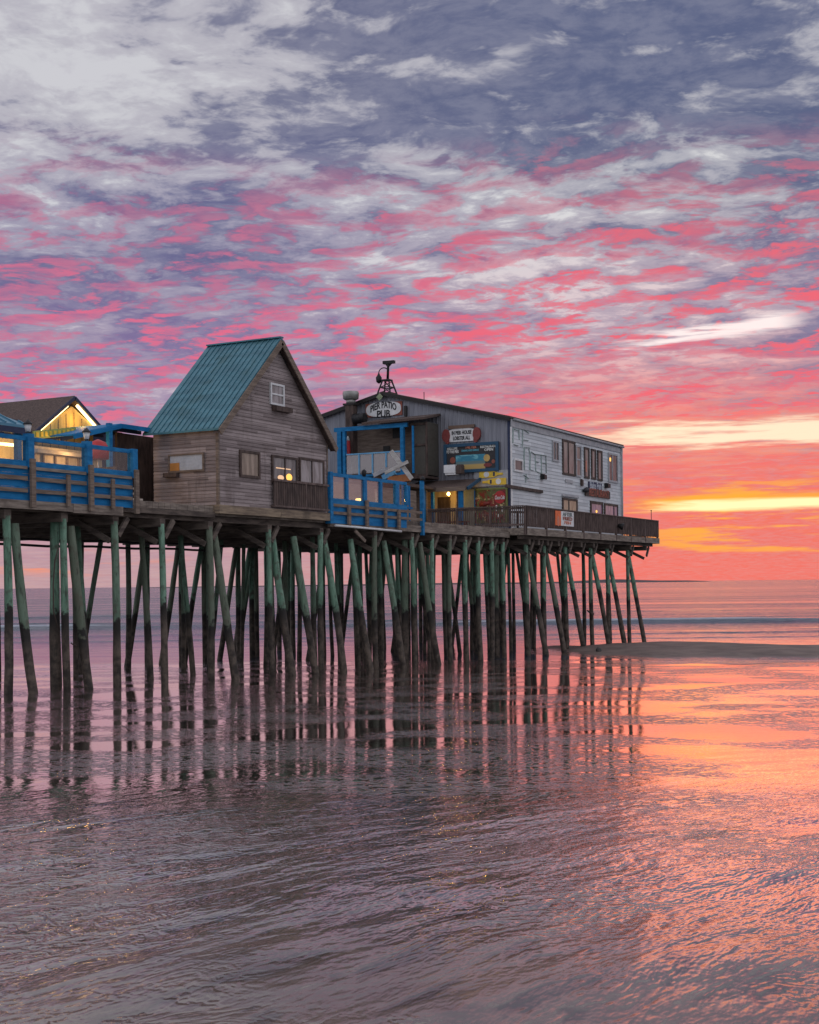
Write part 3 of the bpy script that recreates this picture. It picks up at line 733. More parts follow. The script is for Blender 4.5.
t_ = solo(MB().tube([(a_[0], 29.6, a_[1]), (c_[0], 29.6, c_[1])], .045, 8), 'tube_light', 'warm_tube', (a_[0], 29.6, a_[1]), 'glowing warm tube light inside the bar at the left edge', 'lamp')
lamp('bar_light', (a_[0]+.8, 29.4, a_[1]-.15), 75, (1, .62, .2))
# white interior wall and shelving seen through the middle screen
pw_ = PL('y', 31.2); u0 = pw_.at(31, 450)[0]; u1 = pw_.at(90, 450)[0]
sv = thing('serving_hut', (u0, 31.2, ZF), 'low pale serving hut behind the middle blue screen', 'hut')
MB().box(u0, u1+.6, 31.2, 31.35, ZF, 7.55).build('wall', 'cream_wall', sv)
MB().box(u0, u1+.3, 30.9, 31.195, 7.30, 7.42).build('shelf', 'pale_wood', sv)
for k in range(5): xx = u0+.5+k*(u1-u0)/5; MB().box(xx-.03, xx+.03, 31.12, 31.197, ZF, 7.295).build('batten', 'trim_wood', sv)
MB().box(u0+1.6, u0+2.5, 31.13, 31.197, ZF, 7.0).build('door', 'grey_panel', sv)
lamp('hut_light', (u0+1.2, 30.4, 7.35), 45, (1, .60, .25))
# yellow-lit gable hut
PG = PL('y', 32.2)
pk1 = PG.at(71, 397.5); lb = PG.at(31.5, 432); rb = PG.at(97, 427)
g = thing('gable_hut', (pk1[0], 32.2, ZF), 'dark roofed gable hut glowing yellow under its eaves behind the blue screens', 'hut')
pk0 = PG.at(71, 403)
MB().prism([(lb[0]+.25, ZF), (rb[0]-.25, ZF), (rb[0]-.25, rb[1]+.02), (pk0[0], pk0[1]-.12), (lb[0]+.25, lb[1]+.02)], 'y', 32.16, 32.26).build('gable_wall', 'yellow_wall', g)
mb = MB()
for (ea, sg) in ((lb, -1), (rb, 1)):
    mb.hexa([(ea[0],32.04,ea[1]-.07),(pk1[0],32.04,pk1[1]-.07),(pk1[0],35.6,pk1[1]-.07),(ea[0],35.6,ea[1]-.07),(ea[0],32.04,ea[1]+.05),(pk1[0],32.04,pk1[1]+.05),(pk1[0],35.6,pk1[1]+.05),(ea[0],35.6,ea[1]+.05)])
mb.build('roof', 'brown_roof', g)
mb = MB()
for ea in (lb, rb): mb.bar((ea[0], 32.02, ea[1]-.02), (pk1[0], 32.02, pk1[1]-.02), .05, .11)
mb.build('bargeboard', 'navy_paint', g)
mb = MB()
for k in range(7):
    xx = lb[0]+.45+k*(rb[0]-lb[0]-.9)/6; mb.box(xx-.012, xx+.012, 32.145, 32.159, 7.3, min(rb[1]+(pk0[1]-rb[1])*max(0,1-abs(xx-pk0[0])/(rb[0]-pk0[0]))-.25, 9))
mb.build('batten', 'trim_wood', g)
for ea, lab in ((lb, 'left'), (rb, 'right')):
    f0, f1 = (.12, .86)
    p0 = Vector((ea[0], 32.10, ea[1]-.14)).lerp(Vector((pk1[0], 32.10, pk1[1]-.14)), f0); p1 = Vector((ea[0], 32.10, ea[1]-.14)).lerp(Vector((pk1[0], 32.10, pk1[1]-.14)), f1)
    solo(MB().tube([p0, p1], .05 if lab == 'right' else .03, 8), 'tube_light', 'warm_tube', tuple(p0), 'glowing warm tube light along the %s eave of the yellow gable' % lab, 'lamp', 'tube lights under the gable')
lamp('gable_light', (pk1[0], 31.75, rb[1]+.1), 16, (1, .52, .08))
# sign board below the gable
a_, c_ = PL('y', 31.0).at(33.5, 434.5), PL('y', 31.0).at(75.5, 427.5)
sg_ = thing('sign_board', (a_[0], 31.0, a_[1]), 'long pale sign board with yellow blocks hung below the yellow gable', 'sign')
mb = MB(); mb.bar((a_[0],31.0,a_[1]-.02), (c_[0],31.0,c_[1]-.12), .05, .26); mb.build('board', 'lime_paint', sg_)
mb = MB()
for k in range(9):
    q_ = Vector((a_[0],30.965,a_[1]-.02)).lerp(Vector((c_[0],30.965,c_[1]-.12)), (k+.7)/9.6); mb.box(q_.x-.06, q_.x+.05, 30.955, 30.972, q_.z-.08, q_.z+.08)
mb.build('lettering', 'yellow_paint', sg_)
# blue canopy between hut and cottage
PCn = PL('y', 30.0)
P1 = PCn.at(73, 434); P2 = PCn.at(121, 423.5); P3 = PCn.at(152, 428)
cn = thing('blue_canopy', (P2[0], 30, ZF), 'blue low pitched canopy on posts between the yellow gable and the cottage', 'canopy')
mb = MB()
for (A, C_) in ((P1, P2), (P2, P3)):
    mb.hexa([(A[0],30,A[1]-.05),(C_[0],30,C_[1]-.05),(C_[0],33.4,C_[1]-.02),(A[0],33.4,A[1]-.02),(A[0],30,A[1]),(C_[0],30,C_[1]),(C_[0],33.4,C_[1]+.03),(A[0],33.4,A[1]+.03)])
mb.build('roof', 'blue_paint', cn)
mb = MB(); mb.bar((P1[0],29.96,P1[1]-.09), (P2[0],29.96,P2[1]-.09), .06, .14); mb.bar((P2[0],29.96,P2[1]-.09), (P3[0],29.96,P3[1]-.09), .06, .14); mb.build('front_beam', 'blue_panel', cn)
for k in range(4):
    mb = MB(); yy = 30.5+k*.85; mb.bar((P1[0],yy,P1[1]-.14), (P2[0],yy,P2[1]-.14), .06, .12); mb.bar((P2[0],yy,P2[1]-.14), (P3[0],yy,P3[1]-.14), .06, .12); mb.build('rafter', 'navy_paint', cn)
for px in (110,): xx = PCn.at(px, 450)[0]; MB().box(xx-.08, xx+.08, 29.95, 30.1, ZF, P3[1]-.05).build('post', 'blue_paint', cn)
MB().box(P1[0], P3[0]+2.2, 33.43, 33.5, 7.06, P3[1]+.22).build('upper_panel', 'navy_paint', cn)
MB().box(P1[0], P3[0]+2.2, 33.3, 33.4, ZF, 6.9).build('back_panel', 'cream_wall', cn)
MB().box(P1[0], P3[0]+2.2, 33.28, 33.42, 6.92, 7.05).build('back_rail', 'blue_panel', cn)
# red parasol seen behind the right screen
q_ = PL('y', 29.2).at(98, 443)
rp = thing('parasol', (q_[0], 29.2, ZF), 'drooping red parasol behind the right blue screen', 'parasol')
MB().tube([(q_[0],29.2,ZF),(q_[0],29.2,q_[1])], .025, 8).build('pole', 'white_paint', rp)
MB().tube([(q_[0],29.2,q_[1]-.52),(q_[0],29.2,q_[1]-.2),(q_[0],29.2,q_[1]+.02),(q_[0],29.2,q_[1]+.12)], [.34,.36,.25,.02], 12).build('canopy', 'red_paint', rp)
# dark passage and steps between platform and cottage
st = thing('passage_stairs', (33.2, 28.0, ZF-.2), 'dark timber passage with pale steps between the blue platform and the cottage', 'stairs')
MB().box(36.3, 41.5, 30.9, 31.0, ZF, 8.3).build('back_wall', 'dark_wood', st)
for k in range(4): MB().box(32.2, 33.5+.2*k, 27.5+k*.32, 27.8+k*.32, ZF+.02+k*.2, ZF+.08+k*.2).build('step', 'pale_wood', st)
MB().box(32.15, 32.28, 27.4, 28.9, ZF+.01, ZF+1.0).build('side_panel', 'dark_wood', st)
for z_ in (5.35,): MB().box(32.02, 36.9, 27.22, 27.3, z_-.09, z_+.09).build('beam', 'under_wood', st)

# ----------------------------------------------------------------- grey shingled cottage
HX0, HX1, HY0, HY1 = 37.0, 43.98, 27.15, 29.88
HZ0, HZE, HZR = 5.70, 8.36, 11.60
HXR = (HX0+HX1)/2 + .06
c_t = thing('shingled_cottage', (HXR, HY0, 5.4), 'weathered brown grey cottage with a steep teal metal roof on the pier edge', 'cottage')
def siding_gable(ax, plane, ua, ub, z0, zfun, pitch, lip=.018):
    """overlapping boards: each course a sloping strip with a small lip"""
    mb = MB(); z = z0
    pl_ = PL(ax, plane)
    zmax = max(zfun(ua + (ub-ua)*k/40)[0] for k in range(41)) if False else None
    return mb
mbw = MB(); pg = PL('y', HY0); z = HZ0
while z < HZR-.05:
    z1 = min(z+.125, HZR)
    def ext(zz_):
        if zz_ <= HZE: return HX0, HX1
        k = (zz_-HZE)/(HZR-HZE); return HX0+(HXR-HX0)*k, HX1+(HXR-HX1)*k
    a0, a1 = ext(z); b0, b1 = ext(z1)
    mbw.quad(pg.P(a0,z,.02), pg.P(a1,z,.02), pg.P(b1,z1,.0), pg.P(b0,z1,.0)); mbw.quad(pg.P(a0,z,.0), pg.P(a1,z,.0), pg.P(a1,z,.02), pg.P(a0,z,.02)); z = z1
mbw.build('gable_wall', 'shingle', c_t, fix=False)
mbw = MB(); ps = PL('x', HX0); z = HZ0
while z < HZE-.02:
    z1 = min(z+.125, HZE)
    mbw.quad(ps.P(HY1,z,.02), ps.P(HY0,z,.02), ps.P(HY0,z1,0), ps.P(HY1,z1,0)); mbw.quad(ps.P(HY1,z,0), ps.P(HY0,z,0), ps.P(HY0,z,.02), ps.P(HY1,z,.02)); z = z1
mbw.build('side_wall', 'shingle', c_t, fix=False)
mb = MB(); mb.prism([(HX0+.05,HZ0),(HX1,HZ0),(HX1,HZE),(HXR,HZR),(HX0+.05,HZE)], 'y', HY1-.1, HY1); mb.box(HX1-.1, HX1-.003, HY0+.02, HY1-.1, HZ0, HZE)
mb.box(HX0+.05, HX1-.1, HY0+.05, HY1-.1, HZ0-.05, HZ0+.02); mb.build('rear_wall', 'shingle', c_t)
MB().box(HX0-.035, HX0+.06, HY0-.035, HY0+.06, HZ0-.02, HZE-.05).build('corner_board', 'trim_wood', c_t)
MB().box(HX1-.06, HX1+.02, HY0-.035, HY0-.022, HZ0-.02, HZE-.05).build('corner_board', 'trim_wood', c_t)
# roof: two slabs with ribs
OV = .26; YF, YB = HY0-.27, HY1+.26
def slope_pt(sgn, k):   # k 0 ridge .. 1 eave
    ex = (HX0-OV) if sgn < 0 else (HX1+OV); ez = HZE-.14*(1 if sgn < 0 else 1)
    return HXR+(ex-HXR)*k, HZR+.26+(ez+.02-HZR-.26)*k
rl = []
for sg in (-1, 1):
    (xr_, zr_), (xe, ze) = slope_pt(sg, 0), slope_pt(sg, 1)
    mb = MB().hexa([(xr_,YF,zr_-.07),(xe,YF,ze-.07),(xe,YB,ze-.07),(xr_,YB,zr_-.07),(xr_,YF,zr_),(xe,YF,ze),(xe,YB,ze),(xr_,YB,zr_)])
    rf = mb.build('roof', 'teal_roof', c_t)
    mb = MB(); y = YF+.03
    while y < YB:
        mb.bar((xr_+sg*.05, y, zr_+.012-.05*(zr_-ze)/abs(xe-xr_)), (xe-sg*.01, y, ze+.018), .028, .035); y += .232
    mb.build('seam', 'teal_roof', rf)
mb = MB().bar((HXR, YF-.01, HZR+.255), (HXR, YB+.01, HZR+.255), .22, .05); mb.build('ridge_cap', 'teal_roof', c_t)
for sg in (-1, 1):
    (xr_, zr_), (xe, ze) = slope_pt(sg, 0), slope_pt(sg, 1)
    mb = MB().bar((xr_, YF-.022, zr_-.19), (xe, YF-.022, ze-.14), .045, .22); mb.build('bargeboard', 'trim_wood', c_t)
    mb = MB().hexa([(xr_,YF+.01,zr_-.17),(xe,YF+.01,ze-.17),(xe,HY0,ze-.17),(xr_,HY0,zr_-.17),(xr_,YF+.01,zr_-.14),(xe,YF+.01,ze-.14),(xe,HY0,ze-.14),(xr_,HY0,zr_-.14)]); mb.build('soffit', 'dark_wood', c_t)
# sill beams
for x0, x1 in ((HX0-.10, 40.6), (40.62, HX1+.02)):
    MB().box(x0, x1, HY0-.12, HY0+.10, 5.40, 5.69).build('sill_beam', 'beam_wood', c_t)
MB().box(HX0-.12, HX0+.08, HY0+.11, HY1-.6, 5.41, 5.69).build('sill_beam', 'beam_wood', c_t)
MB().box(HX0-.12, HX0+.08, HY1-.59, HY1+.15, 5.42, 5.68).build('sill_beam', 'deck_wood', c_t)
def rectw(pl_, x0, y0, x1, y1):
    a = pl_.at(x0, y0); c2 = pl_.at(x1, y1); d_ = pl_.at(x0, y1); e_ = pl_.at(x1, y0)
    return a[0], c2[0], (d_[1]+c2[1])/2, (a[1]+e_[1])/2
pg = PL('y', HY0-.02)
u0, u1, z0, z1 = rectw(pg, 269.5, 384, 283.5, 405.5)
window(c_t, pg, u0, u1, z0, z1, 'white_paint', 'glass_curtain', (), (.5,), .07)
fb = MB(); pg.box(fb, u0+.12, u1+.28, z0-.22, z0-.04, .0, .22); fb.build('window_box', 'dark_wood', c_t)
u0, u1, z0, z1 = rectw(pg, 239, 451, 259.3, 478)
window(c_t, pg, u0, u1, z0, z1, 'dark_wood', 'glass_tan', (), (), .09)
u0, u1, z0, z1 = rectw(pg, 271, 456.5, 297, 484); w1_ = window(c_t, pg, u0, u1, z0, z1, 'dark_wood', 'glass_grey', (.5,), (), .08)
ul = pg.at(277, 474); ur = pg.at(291.5, 475)
gm = MB(); pg.disc(gm, ul[0]+.2, ul[1]-.12, .2, .09, .024, .034); gm.build('lit_lampshade', 'dim_glow', w1_)
gm = MB(); pg.disc(gm, ur[0]-.2, ur[1]-.10, .19, .13, .024, .034); gm.build('lit_lampshade', 'amber_glow', w1_)
gm = MB(); pg.box(gm, ul[0]-.1, ur[0]-.1, ul[1]+.20, ul[1]+.235, .024, .034); gm.build('lit_strip', 'dim_glow', w1_)
u0, u1, z0, z1 = rectw(pg, 298.5, 459, 323.5, 486); window(c_t, pg, u0, u1, z0, z1, 'dark_wood', 'glass_curtain', (.5,), (), .08)
# slatted juliet balcony
a_ = pg.at(271, 481); b_ = pg.at(325, 486); zb_ = pg.at(271, 505)[1]
jb = MB()
ua, ub = a_[0], b_[0]; k = 0; u = ua
while u < ub-.05: pg.box(jb, u, u+.125, zb_, a_[1], .10, .13); u += .15
jbo = jb.build('balcony', 'dark_wood', c_t)
rb_ = MB(); pg.box(rb_, ua-.03, ub+.03, a_[1]-.0, a_[1]+.08, .07, .17); pg.box(rb_, ua-.03, ub+.03, zb_-.07, zb_+.0, .02, .17); pg.box(rb_, (ua+ub)/2+.22, (ua+ub)/2+.30, zb_, a_[1], .131, .16)
rb_.build('balcony_rail', 'rail_wood', jbo)
# side wall window with blind and lit corner
ps = PL('x', HX0-.02)
u0, u1, z0, z1 = rectw(ps, 169, 453.5, 204.7, 472)
ws = window(c_t, ps, u0, u1, z0, z1, 'trim_wood', 'blind', (), (), .06)
am = ps.at(169.8, 463.5); bm_ = ps.at(180, 471); gm = MB(); ps.box(gm, am[0], bm_[0], bm_[1], am[1], .024, .034); gm.build('lit_corner', flat('painted_warm_light', (.45,.2,.05)), ws)  # warm light of the opening, painted as a flat orange patch
fb = MB(); q_ = ps.at(166.5, 473.5); q2 = ps.at(179.5, 477); ps.box(fb, q_[0], q2[0], q2[1], q_[1], .0, .2); fb.build('window_box', 'dark_wood', c_t)
t_ = thing('wall_lantern', (HX1+.25, HY0+.2, 7.1), 'small dark lantern at the right rear edge of the cottage', 'lantern')
MB().box(HX1-.0, HX1+.28, HY0+.18, HY0+.22, 7.28, 7.32).build('bracket', 'black_metal', t_); MB().tube([(HX1+.25,HY0+.2,7.0),(HX1+.25,HY0+.2,7.22),(HX1+.25,HY0+.2,7.3)], [.05,.08,.02], 8).build('body', 'white_paint', t_)

# ----------------------------------------------------------------- lower blue patio
PP = PL('y', 27.18)
X = {k: PP.at(px, 500)[0] for k, px in dict(a=328, b=345, c=363, d=379, e=395, f=405, g=421).items()}
ptop, psil = 7.26, 6.28
pt = thing('blue_patio_screen', (X['a'], 27.18, 5.4), 'blue framed patio screen with hazy panes and wooden rails between cottage and restaurant', 'railing')
MB().box(X['a'], X['f'], 27.08, 27.18, ptop-.13, ptop).build('top_rail', 'blue_paint', pt)
MB().box(X['a'], X['f'], 27.08, 27.18, psil-.24, psil).build('sill_rail', 'blue_paint', pt)
for k in 'abcdef': w_ = .13 if k in 'ace' else .09; MB().box(X[k]-w_, X[k]+w_, 27.06, 27.2, psil+.002, ptop-.132).build('mullion', 'blue_paint', pt)
ks = 'abcdef'
for p_, q_ in zip(ks, ks[1:]): MB().box(X[p_]+.135, X[q_]-.135, 27.12, 27.14, psil+.002, ptop-.132).build('pane', 'acrylic' if q_ in 'bcd' else 'clear_pane', pt)
mb = MB(); z = 5.32
while z < psil-.26: mb.box(X['a']+.05, X['f'], 27.11, 27.14, z, min(z+.155, psil-.243)); z += .16
mb.build('lower_panel', 'blue_panel', pt)
for z_ in (6.02, 5.72): MB().box(X['a']+.05, X['g']-.2, 27.02, 27.06, z_-.055, z_+.05).build('wood_rail', 'trim_wood', pt)
for k in 'bce':
    MB().box(X[k]-.1-.02, X[k]+.1-.02, 26.95, 27.018, 5.22, 6.06+(.25 if k == 'c' else 0)).build('post', 'trim_wood', pt)
MB().box(X['d']+.1, X['d']+.28, 26.95, 27.018, 5.22, 6.0).build('post', 'trim_wood', pt)
MB().box(X['a']-.1, X['a']+.1, 27.0, 27.24, 5.3, ptop+.02).build('post', 'blue_paint', pt)
MB().box(X['g']-.08, X['g']+.07, 27.05, 27.2, 5.05, ptop+.15).build('post', 'blue_paint', pt)
MB().tube([(X['g'],27.09,ptop+.15),(X['g'],27.09,ptop+.25),(X['g'],27.09,ptop+.36)], [.11,.12,.02], 8).build('finial', 'black_metal', pt)
MB().tube([(X['c']-.05,27.09,ptop),(X['c']-.05,27.09,ptop+.12),(X['c']-.05,27.09,ptop+.22),(X['c']-.05,27.09,ptop+.30)], [.06,.10,.11,.02], 8).build('finial', 'black_metal', pt)
for k in range(4): xx = X['f']+.28+k*.32; MB().box(xx-.03, xx+.03, 27.6, 27.66, 5.66, 7.2).build('picket', 'blue_panel', pt)
MB().box(X['f'], X['g'], 27.58, 27.7, 6.2, 6.28).build('inner_rail', 'blue_panel', pt)
MB().box(X['f']+.1, X['g']-.1, 27.14, 27.18, 5.98, 6.08).build('inner_rail', 'blue_panel', pt)
a_ = PP.at(331, 525.5); b_ = PP.at(397, 531.5)
solo(MB().tube([(a_[0],26.98,a_[1]),(b_[0],26.98,b_[1])], .045, 8), 'drain_pipe', 'white_paint', (a_[0],26.98,a_[1]), 'white drain pipe along the foot of the blue patio', 'pipe')
a_ = PP.at(351, 531); b_ = PP.at(359, 541.5)
solo(MB().bar((a_[0],27.0,a_[1]), (b_[0],26.9,b_[1]), .07, .13), 'loose_plank', 'trim_wood', (b_[0],26.9,b_[1]), 'loose plank hanging askew beneath the blue patio', 'plank')
# patio interior: back wall, lamp, white post, hanging cord
ip = thing('patio_hut', (46, 29.4, ZF), 'pale wall standing inside the blue patio behind its panes', 'hut')
MB().box(44.3, 50.6, 29.4, 29.5, ZF, 7.25).build('wall', 'pale_wood', ip)
MB().box(50.2, 58.5, 31.0, 31.1, ZF, 7.5).build('wall', 'trim_wood', ip)
q_ = PL('y', 28.4).at(358.5, 499.5)
tl = thing('table_lamp', (q_[0], 28.4, ZF), 'orange glowing table lamp behind the patio panes', 'lamp')
MB().box(q_[0]-.4, q_[0]+.4, 28.2, 28.8, ZF, q_[1]-.14).build('table', 'pale_wood', tl); MB().tube([(q_[0],28.4,q_[1]-.14),(q_[0],28.4,q_[1]-.06),(q_[0],28.4,q_[1]+.04)], [.05,.16,.10], 10).build('shade', 'warm_bulb', tl)
lamp('patio_lamp', (q_[0]-.1, 28.1, q_[1]+.12), 16, (1,.5,.1))
q_ = PL('y', 28.2).at(377, 497)
wh = thing('heater_post', (q_[0], 28.2, ZF), 'slim white post heater inside the patio', 'heater')
MB().tube([(q_[0],28.2,ZF),(q_[0],28.2,7.0)], .09, 8).build('column', 'white_paint', wh); MB().tube([(q_[0],28.2,7.0),(q_[0],28.2,7.1)], [.2,.06], 8).build('cap', 'black_metal', wh)

# ----------------------------------------------------------------- restaurant (grey gable front, white clapboard side)
GX0, GX1, GY0, GY1 = 63.6, 80.72, 28.2, 43.0
GZE, GZR = 11.40, 13.18; GYR = 35.55
pub = thing('restaurant_building', (GX0, GY0, ZF), 'big two storey restaurant with a grey metal gable and white clapboard side', 'building')
mb = MB().quad((GX0,GY1,ZF), (GX0,GY0,ZF), (GX0,GY0,GZE), (GX0,GYR,GZR), (GX0,GY1,GZE)); mb.build('gable_wall', 'corrugated', pub, fix=False)
mbw = MB(); pwl = PL('y', GY0); z = ZF
while z < GZE-.03:
    z1 = min(z+.19, GZE)
    mbw.quad(pwl.P(GX0,z,.022), pwl.P(GX1,z,.022), pwl.P(GX1,z1,0), pwl.P(GX0,z1,0)); mbw.quad(pwl.P(GX0,z,0), pwl.P(GX1,z,0), pwl.P(GX1,z,.022), pwl.P(GX0,z,.022)); z = z1
mbw.build('side_wall', 'white_siding', pub, fix=False)
mb = MB(); mb.prism([(GY0,ZF),(GY1,ZF),(GY1,GZE),(GYR,GZR),(GY0,GZE)], 'x', GX1-.1, GX1-.003); mb.box(GX0+.003, GX1-.1, GY1-.1, GY1, ZF, GZE); mb.build('rear_wall', 'white_siding', pub)
mb = MB()
for (ya, za, yb, zb) in ((GY0-.10, GZE-.0, GYR, GZR+.05), (GY1+.1, GZE, GYR, GZR+.05)):
    mb.hexa([(GX0-.22,ya,za),(GX1+.12,ya,za),(GX1+.12,yb,zb),(GX0-.22,yb,zb),(GX0-.22,ya,za+.10),(GX1+.12,ya,za+.10),(GX1+.12,yb,zb+.10),(GX0-.22,yb,zb+.10)])
mb.build('roof', 'brown_roof', pub)
mb = MB()
for (ya, za) in ((GY0-.10, GZE), (GY1+.1, GZE)): mb.bar((GX0-.25, ya, za-.07), (GX0-.25, GYR, GZR+.02), .05, .18)
mb.build('bargeboard', 'dark_recess', pub)
MB().box(GX0-.02, GX1+.05, GY0-.06, GY0-.025, GZE-.42, GZE-.02).build('eave_board', 'grey_trim', pub)
MB().box(GX0-.06, GX0+.10, GY0-.055, GY0-.024, ZF, GZE-.43).build('corner_board', 'white_paint', pub)
MB().box(GX1-.12, GX1+.03, GY0-.055, GY0-.024, ZF, GZE-.43).build('corner_board', 'grey_trim', pub)
MB().box(GX0-.045, GX0-.005, GY0-.02, GY0+.14, ZF, GZE-.1).build('corner_board', 'navy_paint', pub)
pw2 = PL('y', GY0-.022)
MB().tube([(GX0+.2, GY0-.14, GZE-.03), (GX1, GY0-.14, GZE-.06)], .06, 8).build('gutter', 'grey_trim', pub)
MB().tube([(GX1-.3, GY0-.10, GZE-.08), (GX1-.3, GY0-.10, ZF+.05)], .045, 8).build('downpipe', 'grey_trim', pub)
def ww(x0, y0, x1, y1, **k):
    u0, u1, z0, z1 = rectw(pw2, x0, y0, x1, y1); return window(pub, pw2, u0, u1, z0, z1, **k)
ww(513.5, 459, 522.5, 472, frame='white_paint', pane='glass_dark', t=.10)
ww(552, 441, 558.5, 461.5, frame='grey_trim', pane='glass_dark', bars_u=(.5,), t=.10)
ww(562, 440.5, 575, 475.5, frame='dark_wood', pane='glass_grey', bars_u=(.45,), t=.12)
bw = ww(575.3, 445.5, 581, 477, frame='grey_trim', pane='glass_grey', bars_z=(.55,), t=.10)
ww(583.8, 447.5, 589, 478.5, frame='dark_wood', pane='glass_grey', t=.12); ww(590.8, 449.2, 595.6, 479.5, frame='dark_wood', pane='glass_grey', t=.12); ww(597, 450.6, 602, 481, frame='dark_wood', pane='glass_grey', t=.12)
lw = ww(607.8, 453.5, 617.5, 482.6, frame='grey_trim', pane='glass_dark', bars_u=(.42,), t=.12)
q_ = pw2.at(609.6, 459.5); gm = MB(); pw2.disc(gm, q_[0], q_[1], .12, .12, .024, .05); gm.build('lit_bulb', 'amber_glow', lw)
q_ = pw2.at(585.6, 465); gm = MB(); pw2.box(gm, q_[0]-.08, q_[0]+.10, q_[1]-.4, q_[1]+.25, .024, .034); gm.build('painted_pink_reflection', 'salmon_paint', lw)  # pink reflection painted as a salmon patch on the glass
ww(562, 498.5, 577, 513, frame='dark_wood', pane='glass_tan', bars_u=(.42,), t=.12)
lw2 = ww(590, 501.5, 602.5, 517, frame='dark_wood', pane='glass_mauve', t=.16); q_ = pw2.at(596, 511.5)
gm = MB(); pw2.disc(gm, q_[0], q_[1], .10, .08, .024, .05); gm.build('lit_bulb', 'amber_glow', lw2)
ww(604, 504, 617.5, 519, frame='dark_wood', pane='glass_mauve', bars_u=(.7,), t=.12)
# small fittings on the white wall
def fitting(name, x0, y0, x1, y1, mt, label, cat, d=.12):
    u0, u1, z0, z1 = rectw(pw2, x0, y0, x1, y1); mb = MB(); pw2.box(mb, u0, u1, z0, z1, .003, d)
    pw2.box(mb, u0+.03, u1-.03, z1, z1+.05, .003, d*.6)
    return solo(mb, name, mt, pw2.P(u0, z0), label, cat)
fitting('wall_speaker', 540.3, 475, 542.8, 479.5, 'black_metal', 'small dark wall fixture below the faded lettering on the white wall', 'fixture', .25)
fitting('wall_speaker', 604.3, 484, 606.8, 488, 'black_metal', 'small dark wall fixture right of the blue sign on the white wall', 'fixture', .25)
fitting('wall_vent', 580.3, 480, 581.8, 486, 'dark_wood', 'narrow dark vent left of the blue sign on the white wall', 'vent', .12)
fitting('wall_vent', 565, 480.5, 572.5, 483, 'grey_trim', 'flat grey vent below the tall dark double window', 'vent', .04)
fitting('window_hood', 561.5, 496, 577.5, 497.3, 'grey_trim', 'thin grey hood over the lower tan window', 'hood', .1)
a_ = pw2.at(505, 486); b_ = pw2.at(541, 491.5)
solo(MB().bar((a_[0],GY0-.09,a_[1]), (b_[0],GY0-.09,b_[1]-.02), .12, .16), 'ledge_beam', 'dark_wood', (a_[0],GY0-.1,a_[1]), 'dark ledge beam along the left part of the white wall', 'beam')
# ghost of removed lettering on the white siding: strokes
gl_ = thing('ghost_lettering', pw2.P(*pw2.at(530, 455)), 'faded green outlines of removed letters on the white wall', 'lettering')
k1 = 11.7; ox, oy = 505, 415
STR = [((90,160),(88,330)),((90,160),(160,185)),((160,170),(162,290)),((98,345),(150,360)),((210,160),(275,215)),((205,170),(200,375)),((215,290),(270,300)),((205,280),(205,340)),
       ((225,375),(290,385)),((222,380),(215,640)),((275,400),(285,440)),((300,430),(355,465)),((290,440),(285,640)),((285,635),(330,650)),((350,470),(358,660)),((360,545),(390,555)),((355,655),(420,685)),((420,470),(425,690)),((430,560),(480,570)),((475,480),(480,680)),((350,455),(480,475)),((220,520),(222,640)),((245,690),(240,790)),((215,700),(275,745)),((230,745),(280,735))]
for kk, mt in ((0, 'ghost_green'), (1, 'ghost_dark')):
    mb = MB()
    for i, (p_, q_) in enumerate(STR):
        if (i % 4 == 3) != bool(kk): continue
        A = pw2.at(ox+p_[0]/k1, oy+p_[1]/k1); C_ = pw2.at(ox+q_[0]/k1, oy+q_[1]/k1)
        mb.bar((A[0],GY0-.036-.001*(i%7),A[1]), (C_[0],GY0-.036-.001*(i%7),C_[1]),   .016, .055 if i % 3 else .09, up=(0,1,0))
    mb.build('letter_stroke', mt, gl_)
# two signs on the white wall
u0, u1, z0, z1 = rectw(pw2, 588, 482.5, 601.2, 490); sg = thing('blue_sign', pw2.P((u0+u1)/2, z0), 'small dark blue lettered sign above the red board on the white wall', 'sign')
mb = MB(); pw2.box(mb, u0, u1, z0, z1, .01, .05); mb.build('board', 'navy_paint', sg); text('Bake Pub', pw2, (u0+u1)/2, (z0+z1)/2, .42, 'blind', sg, d=.06, width=(u1-u0)*.86)
u0, u1, z0, z1 = rectw(pw2, 584.5, 489.8, 609, 497); sg = thing('red_sign', pw2.P((u0+u1)/2, z0), 'long dark wooden sign with red letters on the white wall', 'sign')
mb = MB(); pw2.box(mb, u0, u1, z0-.02, z1-.02, .01, .08); mb.build('board', 'dark_wood', sg); text('RESTAURANT', pw2, (u0+u1)/2+.15, (z0+z1)/2-.02, .46, 'rust_red', sg, d=.09, width=(u1-u0)*.82)
q_ = pw2.at(583, 490.5); mb = MB(); mb.tube([pw2.P(q_[0]-.2,q_[1]-.02,.12), pw2.P(q_[0]+.3,q_[1]+.05,.12), pw2.P(q_[0]+.7,q_[1]+.14,.1)], [.08,.16,.05], 8); mb.build('fish_cutout', 'black_paint', sg)
# ---- things on the gable front
pf = PL('x', GX0-.03)
def rect_f(x0, y0, x1, y1, pl_=pf):
    a = pl_.at(x0, y0); c2 = pl_.at(x1, y1); d_ = pl_.at(x0, y1); e_ = pl_.at(x1, y0); return a[0], c2[0], (d_[1]+c2[1])/2, (a[1]+e_[1])/2
